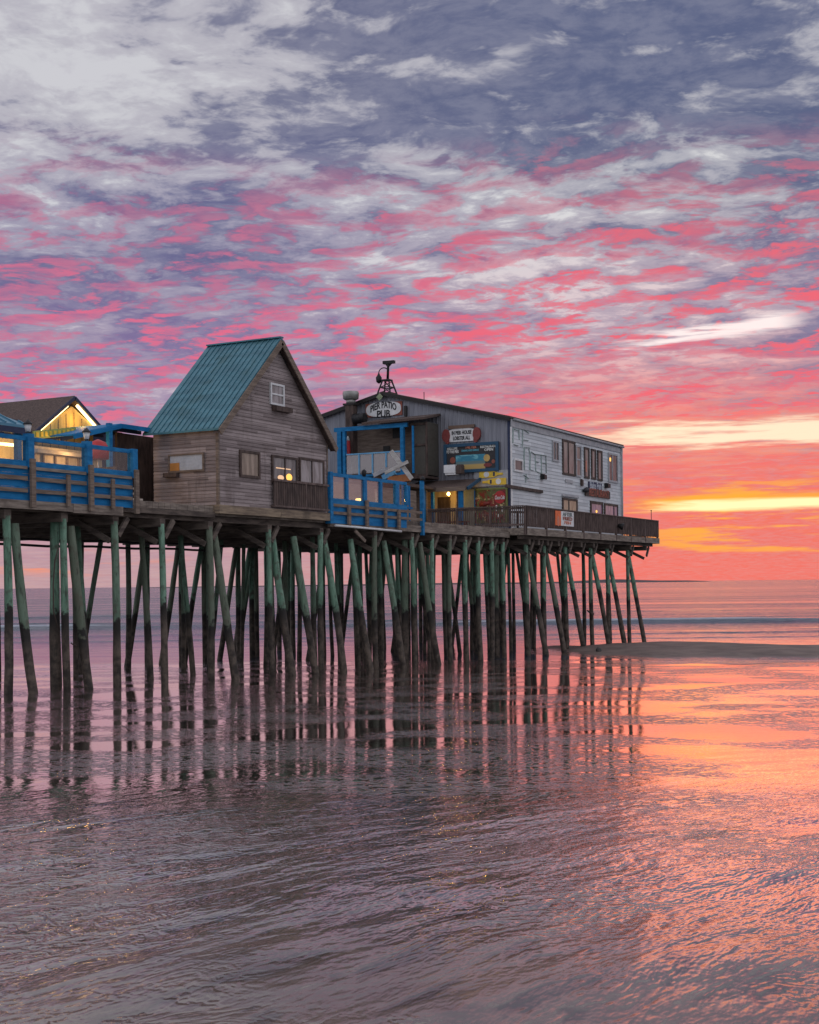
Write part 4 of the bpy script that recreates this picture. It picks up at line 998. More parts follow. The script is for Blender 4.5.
# pub name sign
u0, u1, z0, z1 = rect_f(366, 402.3, 402.5, 416.3)
sg = thing('pub_sign', pf.P((u0+u1)/2, z0), 'white scalloped pub name sign with red corners under the roof peak', 'sign')
mb = MB(); pf.box(mb, u0, u1, z0, z1-.02, 0, .05); mb.build('backboard', 'rust_red', sg)
uc = (u0+u1)/2; hw = abs(u1-u0)/2; zc = (z0+z1)/2; hh_ = (z1-z0)/2
poly = []
for k in range(40):
    an = 2*pi*k/40; ca, sa = cos(an), sin(an); poly.append((uc+hw*.96*math.copysign(abs(ca)**.62, ca), zc+hh_*1.02*math.copysign(abs(sa)**.8, sa)))
MB().prism(poly, 'x', pf.c-.055, pf.c-.08).build('plaque', 'white_paint', sg)
text('PIER PATIO', pf, uc, zc+.02, .36, 'black_paint', sg, d=.09, width=hw*1.42, arc=.20); text('PUB', pf, uc, zc-.27, .38, 'black_paint', sg, d=.09, width=hw*.72)
q_ = PL('x', GX0-.34).at(380, 397); mb = MB(); mb.prism([(q_[0]-.2,q_[1]),(q_[0],q_[1]+.2),(q_[0]+.2,q_[1]),(q_[0],q_[1]-.2)], 'x', GX0-.40, GX0-.36)
mb.prism([(q_[0]-.1,q_[1]),(q_[0],q_[1]+.1),(q_[0]+.1,q_[1]),(q_[0],q_[1]-.1)], 'x', GX0-.42, GX0-.401)
solo(mb, 'diamond_ornament', flat('ornament_green', (.28,.33,.20)), (GX0-.38, q_[0], q_[1]), 'pale green diamond ornament at the roof peak', 'ornament')
u0, u1, z0, z1 = rect_f(404.8, 406, 407.4, 416); mb = MB(); pf.box(mb, u0, u1, z0, z1, 0, .10); pf.box(mb, u0-.03, u1+.03, z0-.06, z0, 0, .13); solo(mb, 'wall_vent', 'dark_recess', pf.P(u0, z0), 'dark slot vent right of the pub name sign', 'vent')
# lobster plaque
u0, u1, z0, z1 = rect_f(449, 429, 475.3, 441.5)
sg = thing('lobster_plaque', pf.P((u0+u1)/2, z0), 'white plaque between two red claws above the painted billboard', 'sign')
uc = (u0+u1)/2; hw = abs(u1-u0)/2
mb = MB(); mb.prism([(uc+hw,z0),(uc+hw*.93,z0+.35),(uc+hw*.96,z1-.05),(uc+hw*.5,z1+.06),(uc-hw*.5,z1+.06),(uc-hw*.96,z1-.05),(uc-hw*.93,z0+.35),(uc-hw,z0)], 'x', pf.c-.06, pf.c); mb.build('plaque', 'white_paint', sg)
mb = MB(); pf.box(mb, uc-hw*.98, uc+hw*.98, z1+.03, z1+.20, .0, .10); mb.build('top_band', 'brown_board', sg)
for sgn in (-1, 1):
    mb = MB(); pf.disc(mb, uc+sgn*(hw+.13), (z0+z1)/2+.02, .22, .34, .0, .14, 18); pf.disc(mb, uc+sgn*(hw+.06), (z0+z1)/2-.28, .12, .16, .02, .12, 12); mb.build('claw', 'dark_red', sg)
text('IN PIER HOUSE', pf, uc, z1-.20, .20, 'black_paint', sg, d=.07, width=hw*1.5); text('LOBSTER ALL', pf, uc, z0+.17, .20, 'black_paint', sg, d=.07, width=hw*1.3)
# billboard
pf2 = PL('x', GX0-.10)
u0, u1, z0, z1 = rect_f(444.6, 443.2, 499.6, 472.4)
bb = thing('billboard', pf.P((u0+u1)/2, z0), 'wide dark painted billboard of a sunset bay in a blue frame', 'sign')
mb = MB(); pf.box(mb, u0, u1, z0, z1, 0, .08); mb.build('board', 'sign_dark', bb)
t_ = .16; uu0, uu1 = min(u0,u1), max(u0,u1); mb = MB(); pf.box(mb, uu0, uu1, z1-t_, z1, .081, .15); pf.box(mb, uu0, uu1, z0, z0+t_, .081, .15); pf.box(mb, uu0, uu0+t_, z0+t_, z1-t_, .081, .15); pf.box(mb, uu1-t_, uu1, z0+t_, z1-t_, .081, .15); mb.build('frame', 'frame_blue', bb)
m, b, p = mat_new('bay_picture')
o = b.new('ShaderNodeTexCoord').outputs['Object']; x_, y_, z_ = b.sep(o)
v_ = b.lin(z_, .28, 1.15, 0, 1); n_ = b.noise(b.map(o, (1,1.2,4)), 1.6, 4, .6)
c = b.mix(b.ss(v_, .10, .22), (.50,.33,.10), (.12,.20,.20)); c = b.mix(b.ss(v_, .30, .40), c, (.02,.20,.30)); c = b.mix(b.mul(b.ss(n_, .5, .62), b.ss(v_, .35, .5)), c, (.16,.46,.52)); c = b.mix(b.ss(v_, .75, 1.), c, (.02,.10,.13))
b.put(p.inputs['Base Color'], c); p.inputs['Roughness'].default_value = .5
a_ = pf.at(456.5, 456); b_ = pf.at(486, 471.3); mb = MB(); pf.box(mb, a_[0], b_[0], b_[1], a_[1]+.02, .081, .09); mb.build('picture', 'bay_picture', bb)
for px, py, ru, mt in ((487.5, 458, .18, 'sand_gold'), (453.5, 460.5, .16, 'rust_red'), (494, 461.5, .10, 'rust_red')):
    q_ = pf.at(px, py); mb = MB(); pf.disc(mb, q_[0], q_[1], ru, ru*1.05, .091, .096, 20); mb.build('painted_disc', mt, bb)
q_ = pf.at(488.5, 465); mb = MB(); pf.disc(mb, q_[0], q_[1], .24, .10, .091, .094, 16); mb.build('painted_hull', 'dark_red', bb)
for s_, px, py, w_, h_, mt in (('WELCOME', 453, 448.8, .62, .15, 'pale_text'), ('TO THE PIER', 453.3, 452.2, .74, .15, 'pale_text'), ('THE PIER', 471.5, 447.2, .66, .17, 'salmon_paint'), ('DINING AND DRINKS', 471, 450.6, 1.0, .10, 'sky_cyan'), ('RESTAURANT', 489.5, 446.6, .95, .14, 'pale_text'), ('OPEN', 489.6, 449.8, .5, .13, 'pale_text')):
    q_ = pf.at(px, py); text(s_, pf, q_[0], q_[1], h_, mt, bb, d=.10, width=w_)
# white service box on porch roof
u0, u1, z0, z1 = rect_f(448, 465.5, 459, 473.5, PL('x', 62.9)); mb = MB(); PL('x', 62.9).box(mb, u0, u1, z0, z1, 0, .5); PL('x', 62.9).box(mb, u0+.05*(1 if u1 > u0 else -1), u1, z0-.1, z0, .05, .45)
solo(mb, 'cooling_unit', 'white_paint', (62.9, (u0+u1)/2, z0), 'white cooling unit on the porch roof below the billboard', 'machine')
u0, u1, z0, z1 = rect_f(459.3, 466, 464.5, 474, PL('x', 62.9)); mb = MB(); PL('x', 62.9).box(mb, u0, u1, z0, z1, 0, .4); PL('x', 62.9).box(mb, u0, u1, z1, z1+.06, .05, .3); solo(mb, 'electric_box', 'dark_wood', (62.9, (u0+u1)/2, z0), 'dark electric box beside the white cooling unit', 'box')
# bottle panel
u0, u1, z0, z1 = rect_f(474.5, 470.5, 508.3, 486.3)
bp = thing('bottle_sign', pf.P((u0+u1)/2, z0), 'grey panel with two lying yellow beer bottles', 'sign')
mb = MB(); pf.box(mb, u0, u1, z0, z1, 0, .05); mb.build('panel', 'grey_trim', bp)
def bottle(zc, ua, flip):
    s_ = -1 if flip else 1; L_ = 1.35; mb = MB()
    pts = [(0,.0,.16),(.06,0,.17),(.78,0,.17),(.95,0,.11),(1.08,0,.06),(1.33,0,.055)]
    po = [(ua+s_*a, zc+r) for a, _, r in pts]+[(ua+s_*a, zc-r) for a, _, r in pts[::-1]]
    mb.prism(po, 'x', pf.c-.05, pf.c-.10); bo = mb.build('bottle', 'yellow_paint', bp)
    mb = MB(); pf.disc(mb, ua+s_*.42, zc, .15, .15, .101, .108, 18); mb.build('bottle_label', 'white_paint', bo)
    mb = MB(); pf.box(mb, ua+s_*.80, ua+s_*.90, zc-.10, zc+.10, .101, .106); mb.build('neck_label', 'navy_paint', bo)
qa = pf.at(479, 475); bottle(qa[1], qa[0]-.05, True); qa = pf.at(507, 481.5); bottle(qa[1]+.02, qa[0]+.02, False)
# food mural with red drinks disc
u0, u1, z0, z1 = rect_f(474.5, 488.5, 508.4, 523)
mu = thing('food_mural', pf.P((u0+u1)/2, z0), 'food mural of red lobsters and greens with a round red drinks logo', 'sign')
mb = MB(); pf.box(mb, u0, u1, z0, z1, 0, .05); mb.build('panel', 'mural', mu)
uu0, uu1 = min(u0,u1), max(u0,u1); mb = MB(); pf.box(mb, uu0, uu1, z1-.07, z1+.03, .051, .08); pf.box(mb, uu0, uu0+.10, z0, z1-.07, .051, .08); mb.build('border', 'mural_green', mu)
for (pa, pb, r_) in (((480,505),(490,503),.16),((484,511),(493,519),.13),((492,513),(487,522),.10),((497,520),(505,514),.09),((479,513),(483,520),.10)):
    a_ = pf.at(*pa); b_ = pf.at(*pb); mb = MB(); A = pf.P(*a_, .06); C_ = pf.P(*b_, .06); mid = [(A[i]+C_[i])/2 for i in range(3)]
    mb.tube([A, mid, C_], [r_*.4, r_, r_*.3], 8); mb.build('lobster_claw', 'mural_red', mu)
for pa in ((497,508),(503,509),(499,517)):
    q_ = pf.at(*pa); mb = MB(); pf.disc(mb, q_[0], q_[1], .07, .16, .05, .07, 10); mb.build('shell_highlight', 'pale_text', mu)
q_ = pf.at(500.5, 497.3); mb = MB(); pf.disc(mb, q_[0], q_[1], .31, .33, .051, .10, 32); rd = mb.build('logo_disc', 'red_paint', mu)
text('Coca-Cola', pf, q_[0], q_[1]-.02, .20, 'white_paint', rd, d=.11, width=.54, shear=.35)

# ---- porch with lit doorway
po_ = thing('entrance_porch', (62.5, 31.5, ZF), 'low porch with a brown shed roof and blue posts over the lit doorway', 'porch')
pr = PL('x', 61.9); e0 = pr.at(404, 487.5); e1 = pr.at(466, 487.5)
ya, yb_ = e0[0], e1[0]
mb = MB().hexa([(61.85,yb_,e1[1]-.12),(61.85,ya,e1[1]-.08),(63.55,ya,e1[1]+.42),(63.55,yb_,e1[1]+.42),(61.85,yb_,e1[1]+.02),(61.85,ya,e1[1]+.06),(63.55,ya,e1[1]+.56),(63.55,yb_,e1[1]+.56)])
prf = mb.build('roof', 'brown_roof', po_); MB().box(61.80, 61.848, yb_, ya, e1[1]-.16, e1[1]+.06).build('fascia', 'trim_wood', po_)
mb = MB().bar((61.95, yb_-.06, e1[1]-.05), (63.55, yb_-.06, e1[1]+.55), .08, .16); mb.build('side_board', 'frame_blue', po_)
for px in (432, 460.2):
    y_ = pr.at(px, 500)[0]; MB().box(61.9, 62.06, y_-(.11 if px > 450 else .07), y_+(.11 if px > 450 else .07), ZF, e1[1]-.13).build('post', 'blue_paint', po_)
y_ = PL('x', 63.5).at(474, 505)[0]; MB().box(63.45, 63.56, y_-.06, y_+.06, ZF, 7.75).build('post', 'blue_panel', po_)
ydl = PL('x', 63.4).at(432, 505)[0]; ydr = PL('x', 63.4).at(459, 505)[0]; ygr = PL('x', 63.4).at(474, 505)[0]
MB().box(63.40, 63.5, ydr, ydl, ZF, 7.9).build('lit_wall', 'cream_wall', po_); MB().box(63.37, 63.398, ydr+.5, ydl-.35, ZF, 7.5).build('door', 'dark_wood', po_)
MB().box(63.40, 63.5, ygr, ydr-.003, ZF, 7.85).build('panel', 'grey_panel', po_)
MB().box(63.0, 63.4, ydr-.06, ydr-.004, ZF, 7.85).build('side_wall', 'trim_wood', po_)  # short divider added to keep the bulb's light off the grey panel
MB().box(61.95, 63.4, ydl+.05, ydl+.15, ZF, 7.8).build('side_wall', 'trim_wood', po_)
q_ = PL('x', 62.5).at(448.5, 494); bl_ = thing('porch_bulb', (62.5, q_[0], q_[1]), 'bright yellow porch bulb hanging over the doorway', 'lamp')
MB().tube([(62.5,q_[0],q_[1]-.09),(62.5,q_[0],q_[1]-.02),(62.5,q_[0],q_[1]+.05),(62.5,q_[0],q_[1]+.10)], [.03,.09,.08,.03], 10).build('bulb', 'warm_bulb', bl_); MB().tube([(62.5,q_[0],q_[1]+.10),(62.5,q_[0],e1[1]+.12)], .015, 6).build('cord', 'black_metal', bl_)
lamp('porch_light', (62.45, q_[0], q_[1]-.16), 22, (1,.56,.12))
# wood wall left of the porch (behind the patio end post)
mb = MB()
for k in range(14): mb.box(61.3, 61.42, 31.9, 34.2, ZF+k*.15, ZF+k*.15+.14)
solo(mb, 'board_fence', 'trim_wood', (61.3, 31.9, ZF), 'weathered board wall between patio end post and lit porch', 'fence')

# ---- upper balcony
PB = PL('x', 62.0)
A = PB.at(337.5, 428); C_ = PB.at(403, 423.5); D = PB.at(337, 472); yl, yr_ = A[0], C_[0]; zt_ = (A[1]+C_[1])/2; zb_ = 8.88
ba = thing('upper_balcony', (62.0, (yl+yr_)/2, zb_), 'blue framed upper balcony with mesh panels on the grey gable', 'balcony')
MB().box(61.95, 62.1, yr_-.25, yl+.2, zt_-.20, zt_+.02).build('top_beam', 'blue_paint', ba)
for (y_, w_) in ((yl-.12, .12), (yl-.42, .08), (yr_+.05, .10)): MB().box(61.93, 62.12, y_-w_, y_+w_, zb_-.1, zt_-.202).build('post', 'blue_paint', ba)
MB().box(61.92, 63.58, yr_-.1, yl+.05, zb_-.22, zb_-.10).build('floor', 'blue_paint', ba)
MB().box(61.95, 62.08, yr_+.16, yl-.55, zb_+.98, zb_+1.05).build('hand_rail', 'pale_blue', ba)
n = 4
for k in range(1, n): y_ = yl-.5+(yr_+.2-yl+.5)*k/n; MB().box(61.96, 62.07, y_-.04, y_+.04, zb_-.098, zb_+.978).build('baluster', 'pale_blue', ba)
MB().box(62.0, 62.02, yr_+.16, yl-.55, zb_-.02, zb_+.97).build('mesh_panel', 'acrylic', ba)
MB().box(63.5, 63.57, yr_-.1, yl, zb_-.1, zt_+.1).build('back_wall', 'trim_wood', ba)
for (px0, px1, py0, py1) in ((393, 401, 428, 438), (383.5, 390, 446, 452)):
    p5 = PL('x', 63.5); u0, u1, z0, z1 = rect_f(px0, py0, px1, py1, p5); mb = MB(); p5.box(mb, u0, u1, z0, z1, .003, .05); mb.build('dark_window', 'dark_recess', ba)
# awning roof over balcony and screened bay
RP = PL('x', 61.8); a_ = RP.at(362, 424); b_ = RP.at(425, 418)
mb = MB().hexa([(61.75,b_[0],b_[1]-.06),(61.75,a_[0],a_[1]-.06),(63.55,a_[0],a_[1]+.30),(63.55,b_[0],b_[1]+.30),(61.75,b_[0],b_[1]+.06),(61.75,a_[0],a_[1]+.06),(63.55,a_[0],a_[1]+.42),(63.55,b_[0],b_[1]+.42)])
mb.build('roof', 'brown_roof', ba)
# screened bay
SB = PL('x', 62.3); u0 = SB.at(412, 450)[0]; u1 = SB.at(427.5, 450)[0]; z1 = SB.at(420, 426)[1]; z0 = SB.at(420, 475)[1]
bay = thing('screened_bay', (62.3, u0, z0), 'dark screened bay with a brown frame right of the blue balcony', 'bay')
MB().box(62.34, 63.57, u1, u0, z0, z1+.2).build('enclosure', flat('smoky', (.075,.068,.055)), bay)
mb = MB()
for y_ in (u0-.04, u1+.05): mb.box(62.24, 62.338, y_-.05, y_+.05, z0-.05, z1+.2)
for z_ in (z0, z1+.1, (z0+z1)/2+.3): mb.box(62.26, 62.336, u1+.1, u0-.09, z_-.05, z_+.05)
mb.build('frame', 'dark_wood', bay)
y_ = PL('x', 62.0).at(413, 450)[0]; MB().box(61.98, 62.06, y_-.05, y_+.05, z0+.1, z1).build('post', 'blue_panel', bay)
MB().box(62.2, 63.57, u1, u0+.4, z0-.18, z0-.06).build('ledge', 'dark_wood', bay)
# red closed parasol on the balcony
q_ = PL('x', 62.5).at(348, 437); pz = thing('parasol', (62.5, q_[0], zb_), 'furled red parasol standing upright on the upper balcony', 'parasol')
MB().tube([(62.5,q_[0],zb_-.09),(62.5,q_[0],zb_+.3)], .03, 8).build('pole', 'white_paint', pz); MB().tube([(62.5,q_[0],zb_+.3),(62.5,q_[0],zb_+.6),(62.5,q_[0],q_[1]-.2)], [.08,.15,.11], 10).build('canopy', 'red_paint', pz); MB().tube([(62.5,q_[0],q_[1]-.2),(62.5,q_[0],q_[1]+.05)], [.10,.03], 8).build('tip', 'white_paint', pz)
p5 = PL('x', 62.4); u0, u1, z0, z1 = rect_f(354, 455, 359, 468, p5); mb = MB(); p5.box(mb, u0, u1, z0, z1, 0, .05); p5.box(mb, u0, u1, z1, z1+.04, -.03, .08); solo(mb, 'hanging_cloth', 'purple_cloth', p5.P(u0, z0), 'dark purple cloth hung behind the balcony mesh', 'cloth')
p5 = PL('x', 62.6); u0, u1, z0, z1 = rect_f(385, 455, 394, 471, p5); mb = MB(); p5.box(mb, u0, u1, z0, z1, 0, .06); mb.tube([p5.P((u0+u1)/2, z0, .03), p5.P((u0+u1)/2, z0-.1, .03)], .2, 12); solo(mb, 'chair_back', flat('tan_cloth', (.36,.27,.12)), p5.P(u0, z0), 'tan backed seat behind the balcony mesh', 'chair')
# fallen timbers and coloured boards on the patio roof
jt = PL('x', 60.2)
def tim(x0, y0, x1, y1, w, h, mt, nm, label, dd=0.):
    p3 = PL('x', 60.2+dd); a = p3.at(x0, y0); c2 = p3.at(x1, y1)
    return solo(MB().bar((p3.c,a[0],a[1]), (p3.c+.1,c2[0],c2[1]), w, h), nm, mt, (p3.c, a[0], a[1]), label, 'board', 'boards heaped above the patio')
tim(391, 451, 411, 479, .08, .22, 'board_white', 'white_board', 'long white board leaning steeply across the heap above the patio')
tim(385, 473, 407, 461.5, .08, .17, 'board_white', 'white_board', 'pale shorter board crossing the long white one', -.12)
tim(374, 475.5, 386, 469, .22, .22, 'grey_trim', 'grey_board', 'grey board lying left on the heap above the patio', .25)
tim(383, 478, 394, 472, .25, .26, 'pale_blue', 'blue_board', 'pale blue board in the middle of the heap', .4)
tim(389, 480.5, 408.5, 477.5, .35, .36, flat('orange_brown', (.40,.15,.05)), 'orange_board', 'orange brown board low on the heap above the patio', .5)
tim(374.5, 478.5, 388, 475.8, .3, .22, 'brown_board', 'brown_board', 'brown board low on the left of the heap', .6)
pa_ = thing('patio_roof', (58, 31, 7.7), 'flat brown patio roof carrying the heap of boards', 'roof')
MB().box(56.6, 61.75, 31.6, 37.8, 7.78, 7.93).build('roof_slab', 'brown_roof', pa_)
for x_ in (56.8, 61.2):
    for y_ in (32.0, 37.4): MB().box(x_-.07, x_+.07, y_-.07, y_+.07, ZF, 7.775).build('post', 'blue_panel', pa_)
# exhaust stack
CHP = PL('x', 62.6); q0 = CHP.at(349.3, 440); q1 = CHP.at(349.3, 405); w_ = (CHP.at(345.5, 420)[0]-CHP.at(355, 420)[0])/2*.8
ch = thing('exhaust_stack', (62.6+w_, q0[0], q0[1]), 'brown boxed flue with a round grey vent drum at the left of the gable', 'chimney')
MB().box(62.6, 62.6+2*w_, q0[0]-w_, q0[0]+w_, q0[1]-1.2, q1[1]).build('flue', 'dark_wood', ch); MB().box(62.55, 62.65+2*w_, q0[0]-w_-.12, q0[0]+w_+.12, q1[1]+.001, q1[1]+.10).build('cap_plate', 'dark_recess', ch)
qz = CHP.at(350.5, 391)[1]; cx, cy = 62.6+w_, CHP.at(348.6, 400)[0]
MB().tube([(cx,cy,q1[1]+.10),(cx,cy,q1[1]+.34)], .26, 16).build('neck', 'galv_metal', ch); MB().tube([(cx,cy,q1[1]+.30),(cx,cy,q1[1]+.36),(cx,cy,qz-.1),(cx,cy,qz)], [.32,.42,.45,.42], 20).build('drum', 'galv_metal', ch)
MB().tube([(cx-.1,cy-w_,q1[1]-.75),(cx-.1,cy-w_-.7,q1[1]-.75)], .28, 12).build('side_duct', 'black_metal', ch)
# roof-top lamp tower
TX = 64.6; pt_ = PL('x', TX); base = [pt_.at(379.7, 393.5), pt_.at(394.8, 395.5)]; zc_ = pt_.at(387, 380.5); ztop = pt_.at(388.5, 361.5)[1]
tw = thing('lamp_tower', (TX, zc_[0], base[0][1]-.4), 'black iron lamp tower with a hanging lantern on the roof peak', 'tower')
mb = MB(); yc = zc_[0]; hw = abs(base[0][0]-base[1][0])/2; ybm = (base[0][0]+base[1][0])/2
for sx in (-1,1):
    for sy in (-1,1): mb.bar((TX+sx*hw, ybm+sy*hw, base[0][1]-.35), (TX+sx*.15, yc+sy*.2, zc_[1]), .07, .07)
for f_ in (.3, .62):
    h_ = hw*(1-f_)+.18*f_; z_ = base[0][1]-.35+(zc_[1]-base[0][1]+.35)*f_
    for s_ in (-1,1): mb.bar((TX-h_, ybm+s_*h_, z_), (TX+h_, ybm+s_*h_, z_), .05, .05); mb.bar((TX+s_*h_, ybm-h_, z_), (TX+s_*h_, ybm+h_, z_), .05, .05)
    for s_ in (-1,1): mb.bar((TX-h_, ybm+s_*h_, z_), (TX+h_*.8, ybm-s_*h_*.8, z_+.35), .04, .04)
mb.box(TX-.22, TX+.22, yc-.24, yc+.24, zc_[1]-.03, zc_[1]+.05); mb.build('lattice_legs', 'black_metal', tw)
MB().tube([(TX,yc-.04,zc_[1]),(TX,yc-.08,ztop-.3),(TX,yc-.08,ztop-.1)], [.075,.07,.12], 8).build('pole', 'black_metal', tw)
hb = MB(); a_ = pt_.at(383.6, 361.8); b_ = pt_.at(394.5, 361.3)
hb.bar((TX,a_[0],a_[1]), (TX,b_[0],b_[1]), .12, .09); hb.bar((TX,yc-.08,ztop-.32), (TX,a_[0]-.1,a_[1]-.02), .05, .05); hb.bar((TX,yc-.08,ztop-.32), (TX,b_[0]+.1,b_[1]-.02), .05, .05)
for k in range(4): y_ = a_[0]+(b_[0]-a_[0])*(k+.5)/4; hb.box(TX-.12, TX+.10, y_-.09, y_+.09, ztop-.13, ztop+.03)
hb.build('lamp_head', 'black_metal', tw)
pts = []
c0 = pt_.at(388.3, 372); 
for k in range(9): an = pi*k/8; pts.append((TX, c0[0]+.30-.30*cos(an)*1.0, c0[1]+.16*sin(an)*1.6))
br = MB().tube(pts, .03, 6).build('bracket', 'black_metal', tw)
yl_ = pts[-1][1]; zl_ = pts[-1][2]
lt = MB().tube([(TX,yl_,zl_),(TX,yl_,zl_-.12),(TX,yl_,zl_-.26),(TX,yl_,zl_-.5),(TX,yl_,zl_-.58)], [.03,.08,.17,.14,.04], 10).build('lantern', 'black_metal', tw)
MB().tube([(TX,yc-.08,zc_[1]+.75),(TX,yc-.02,zc_[1]+.9),(TX,yc-.08,zc_[1]+1.05)], [.05,.13,.05], 8).build('collar', 'black_metal', tw)
q_ = PL('x', 66).at(424, 392); q2 = PL('x', 66).at(424, 404)
mb = MB().tube([(66,q_[0],q2[1]-.3),(66,q_[0],q_[1])], .025, 6); mb.tube([(66,q_[0],q2[1]-.3),(66,q_[0],q2[1]+.1)], .06, 6); solo(mb, 'roof_antenna', 'black_metal', (66,q_[0],q2[1]-.3), 'thin antenna rod on the right slope of the roof', 'antenna')

# ----------------------------------------------------------------- restaurant deck railing
RZ0, RZ1 = ZF+.06, 6.73
def rail_section(p0, p1, label):
    p0 = Vector(p0); p1 = Vector(p1); d = (p1-p0); n = max(3, int(d.length/(.145 if abs(d.x) > abs(d.y) else .10))); dn = d.normalized()
    r = thing('deck_railing', tuple((p0+p1)/2), label, 'railing', 'brown railing sections round the restaurant deck')
    MB().bar(p0+dn*.06+Vector((0,0,RZ1-p0.z)), p1-dn*.06+Vector((0,0,RZ1-p1.z)), .14, .05).build('top_rail', 'rail_wood', r)
    MB().bar(p0+dn*.06+Vector((0,0,RZ1-.10-p0.z)), p1-dn*.06+Vector((0,0,RZ1-.10-p1.z)), .045, .10).build('under_rail', 'dark_wood', r)
    MB().bar(p0+dn*.06+Vector((0,0,RZ0+.10-p0.z)), p1-dn*.06+Vector((0,0,RZ0+.10-p1.z)), .045, .09).build('bottom_rail', 'rail_wood', r)
    mb = MB(); nrm = Vector((dn.y, -dn.x, 0))*.03
    for k in range(n):
        q = p0+d*((k+.5)/n)+nrm+Vector((random.uniform(-.008,.008), 0, 0)); mb.box(q.x-.021, q.x+.021, q.y-.022, q.y+.022, RZ0-.0, RZ1-.03)
    mb.build('slats', 'rail_wood', r)
    MB().box(p0.x-.06, p0.x+.06, p0.y-.06, p0.y+.06, 5.32, RZ1-.02).build('post', 'rail_wood', r)
def lbl_side(k): return ['first railing section past the corner of the restaurant deck', 'second railing section, just left of the orange banner', 'railing section behind the orange and white banner', 'railing section just right of the banner', 'railing section below the left mauve window', 'railing section holding the round spotlight', 'railing section past the white wall toward the sea', 'last railing section at the seaward tip'][k]
xs = np.linspace(61.1, 82.05, 9)
for k in range(8): rail_section((xs[k], 26.32, ZF), (xs[k+1], 26.32, ZF), lbl_side(k))
ysr = [26.32, 28.2, 30.05, 31.75]
for k, lb_ in enumerate(('railing section in front of the white wall corner and stool', 'railing section in front of the food mural', 'railing section in front of the lit doorway')): rail_section((61.06, ysr[k]+.003*k, ZF), (61.06, ysr[k+1], ZF), lb_)
rail_section((82.1, 26.4, ZF), (82.1, 29.2, ZF), 'end railing section facing the open sea')
# banner on railing
pr_ = PL('y', 26.24); u0, u1, z0, z1 = rectw(pr_, 555, 511.5, 573.5, 526)
bnr = thing('rail_banner', pr_.P((u0+u1)/2, z0), 'orange and white banner tied to the deck railing', 'banner')
um = u0+(u1-u0)*.30; mb = MB(); pr_.box(mb, um, u1, z0, z1, .0, .02); mb.build('white_part', 'white_paint', bnr); mb = MB(); pr_.box(mb, u0, um-.002, z0, z1, .0, .02); mb.build('orange_part', 'orange_paint', bnr)
text('AFTER', pr_, (um+u1)/2, z0+(z1-z0)*.80, .20, 'grey_panel', bnr, d=.03, width=(u1-um)*.75); text('FRIED', pr_, (um+u1)/2, z0+(z1-z0)*.50, .18, 'rust_red', bnr, d=.03, width=(u1-um)*.72); text('FISH', pr_, (um+u1)/2, z0+(z1-z0)*.22, .16, 'salmon_paint', bnr, d=.03, width=(u1-um)*.5)
q_ = pr_.at(562, 519); mb = MB(); pr_.disc(mb, u0+(um-u0)*.5, z0+(z1-z0)*.3, .16, .28, .021, .026, 14); mb.build('fish_mark', 'salmon_paint', bnr)
# spotlight on the railing, flagpole, stool
q_ = pr_.at(618, 526.5); sp = thing('deck_spotlight', (q_[0], 26.2, q_[1]), 'round dark spotlight clamped to the deck railing', 'spotlight')
MB().tube([(q_[0]-.05,26.25,q_[1]+.05),(q_[0]+.02,26.02,q_[1]),(q_[0]+.05,25.92,q_[1]-.03)], [.08,.19,.21], 12).build('housing', 'black_metal', sp); MB().box(q_[0]-.05, q_[0]+.05, 26.2, 26.27, q_[1], q_[1]+.45).build('clamp', 'rail_wood', sp)
q_ = PL('y', 26.35).at(651.3, 520); q2 = PL('y', 26.35).at(651.3, 511)
mb = MB().tube([(q_[0],26.35,q_[1]-.4),(q_[0],26.35,q2[1])], .022, 6); mb.tube([(q_[0],26.35,q2[1]),(q_[0],26.35,q2[1]+.06)], .04, 6); solo(mb, 'flag_pole', 'black_metal', (q_[0],26.35,q_[1]-.4), 'thin bare pole at the seaward tip of the railing', 'pole')
stl = PL('y', 27.3); q_ = stl.at(517.5, 512); tb = thing('bar_table', (q_[0], 27.3, ZF), 'dark high table at the corner of the white wall', 'table')
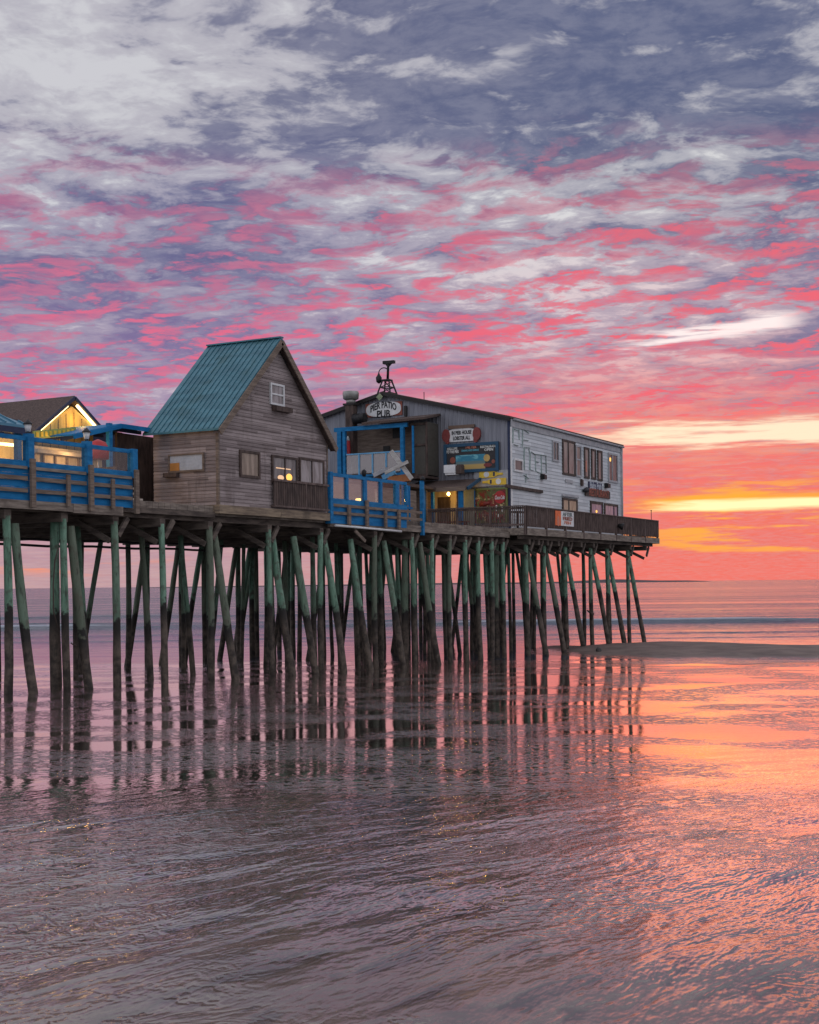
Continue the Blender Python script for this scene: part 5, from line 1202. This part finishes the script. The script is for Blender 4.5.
MB().box(q_[0]-.5, q_[0]+.5, 27.0, 27.6, q_[1]-.04, q_[1]+.03).build('top', 'black_paint', tb); MB().tube([(q_[0],27.3,ZF),(q_[0],27.3,q_[1]-.04)], .06, 8).build('column', 'black_paint', tb); MB().tube([(q_[0],27.3,ZF-.0),(q_[0],27.3,ZF+.05)], .3, 12).build('foot', 'black_paint', tb)
bn_ = thing('red_bench', (62.0, 31.0, ZF), 'long red bench behind the railing under the lit doorway', 'bench')
MB().box(61.5, 61.85, 29.7, 31.5, ZF+.40, ZF+.46).build('seat', 'dark_red', bn_)
for y_ in (29.9, 31.3): MB().box(61.55, 61.8, y_-.05, y_+.05, ZF, ZF+.398).build('leg', 'dark_red', bn_)

# ----------------------------------------------------------------- small things on the beach
def rope(pts, r, label):
    solo(MB().tube(pts, r, 6), 'hanging_rope', 'rope', tuple(pts[0]), label, 'rope', 'ropes hanging from the piles')
pr4 = PL('y', 26.9); A = [pr4.at(*q) for q in ((59.5,548),(56,562),(54.5,585),(55,612),(59,627))]
rope([(a[0], 26.95, a[1]) for a in A], .02, 'loose dark rope looping down beside the thick pile pair')
A = [pr4.at(*q) for q in ((72.5,643),(75,645),(78,645.5))]; rope([(a[0], 26.95, a[1]) for a in A], .02, 'short rope end sticking out from the pile pair')
pr5 = PL('y', 26.6); A = [pr5.at(*q) for q in ((587.5,610.5),(590,612.5),(592,614),(591.5,619)) ]; 
solo(MB().tube([(a[0], 26.6, a[1]) for a in A], [.04,.05,.14,.03], 7), 'hanging_rope', 'rope', (A[0][0], 26.6, A[0][1]), 'frayed clump of rope hanging from a seaward pile', 'rope', 'ropes hanging from the piles')
w0 = cam2w((597.5-409.5)/F*68.5, 68.5); ZS = SEA+.20
rk = MB(); rk.tube([(w0[0]-.05,w0[1]-.05,ZS-.2),(w0[0],w0[1],ZS+.05),(w0[0]+.03,w0[1]+.03,ZS+.13)], [.13,.14,.05], 9, jit=.25); solo(rk, 'beach_stone', 'concrete_rock', (w0[0],w0[1],SEA), 'single dark stone on the near edge of the sandbar', 'stone')
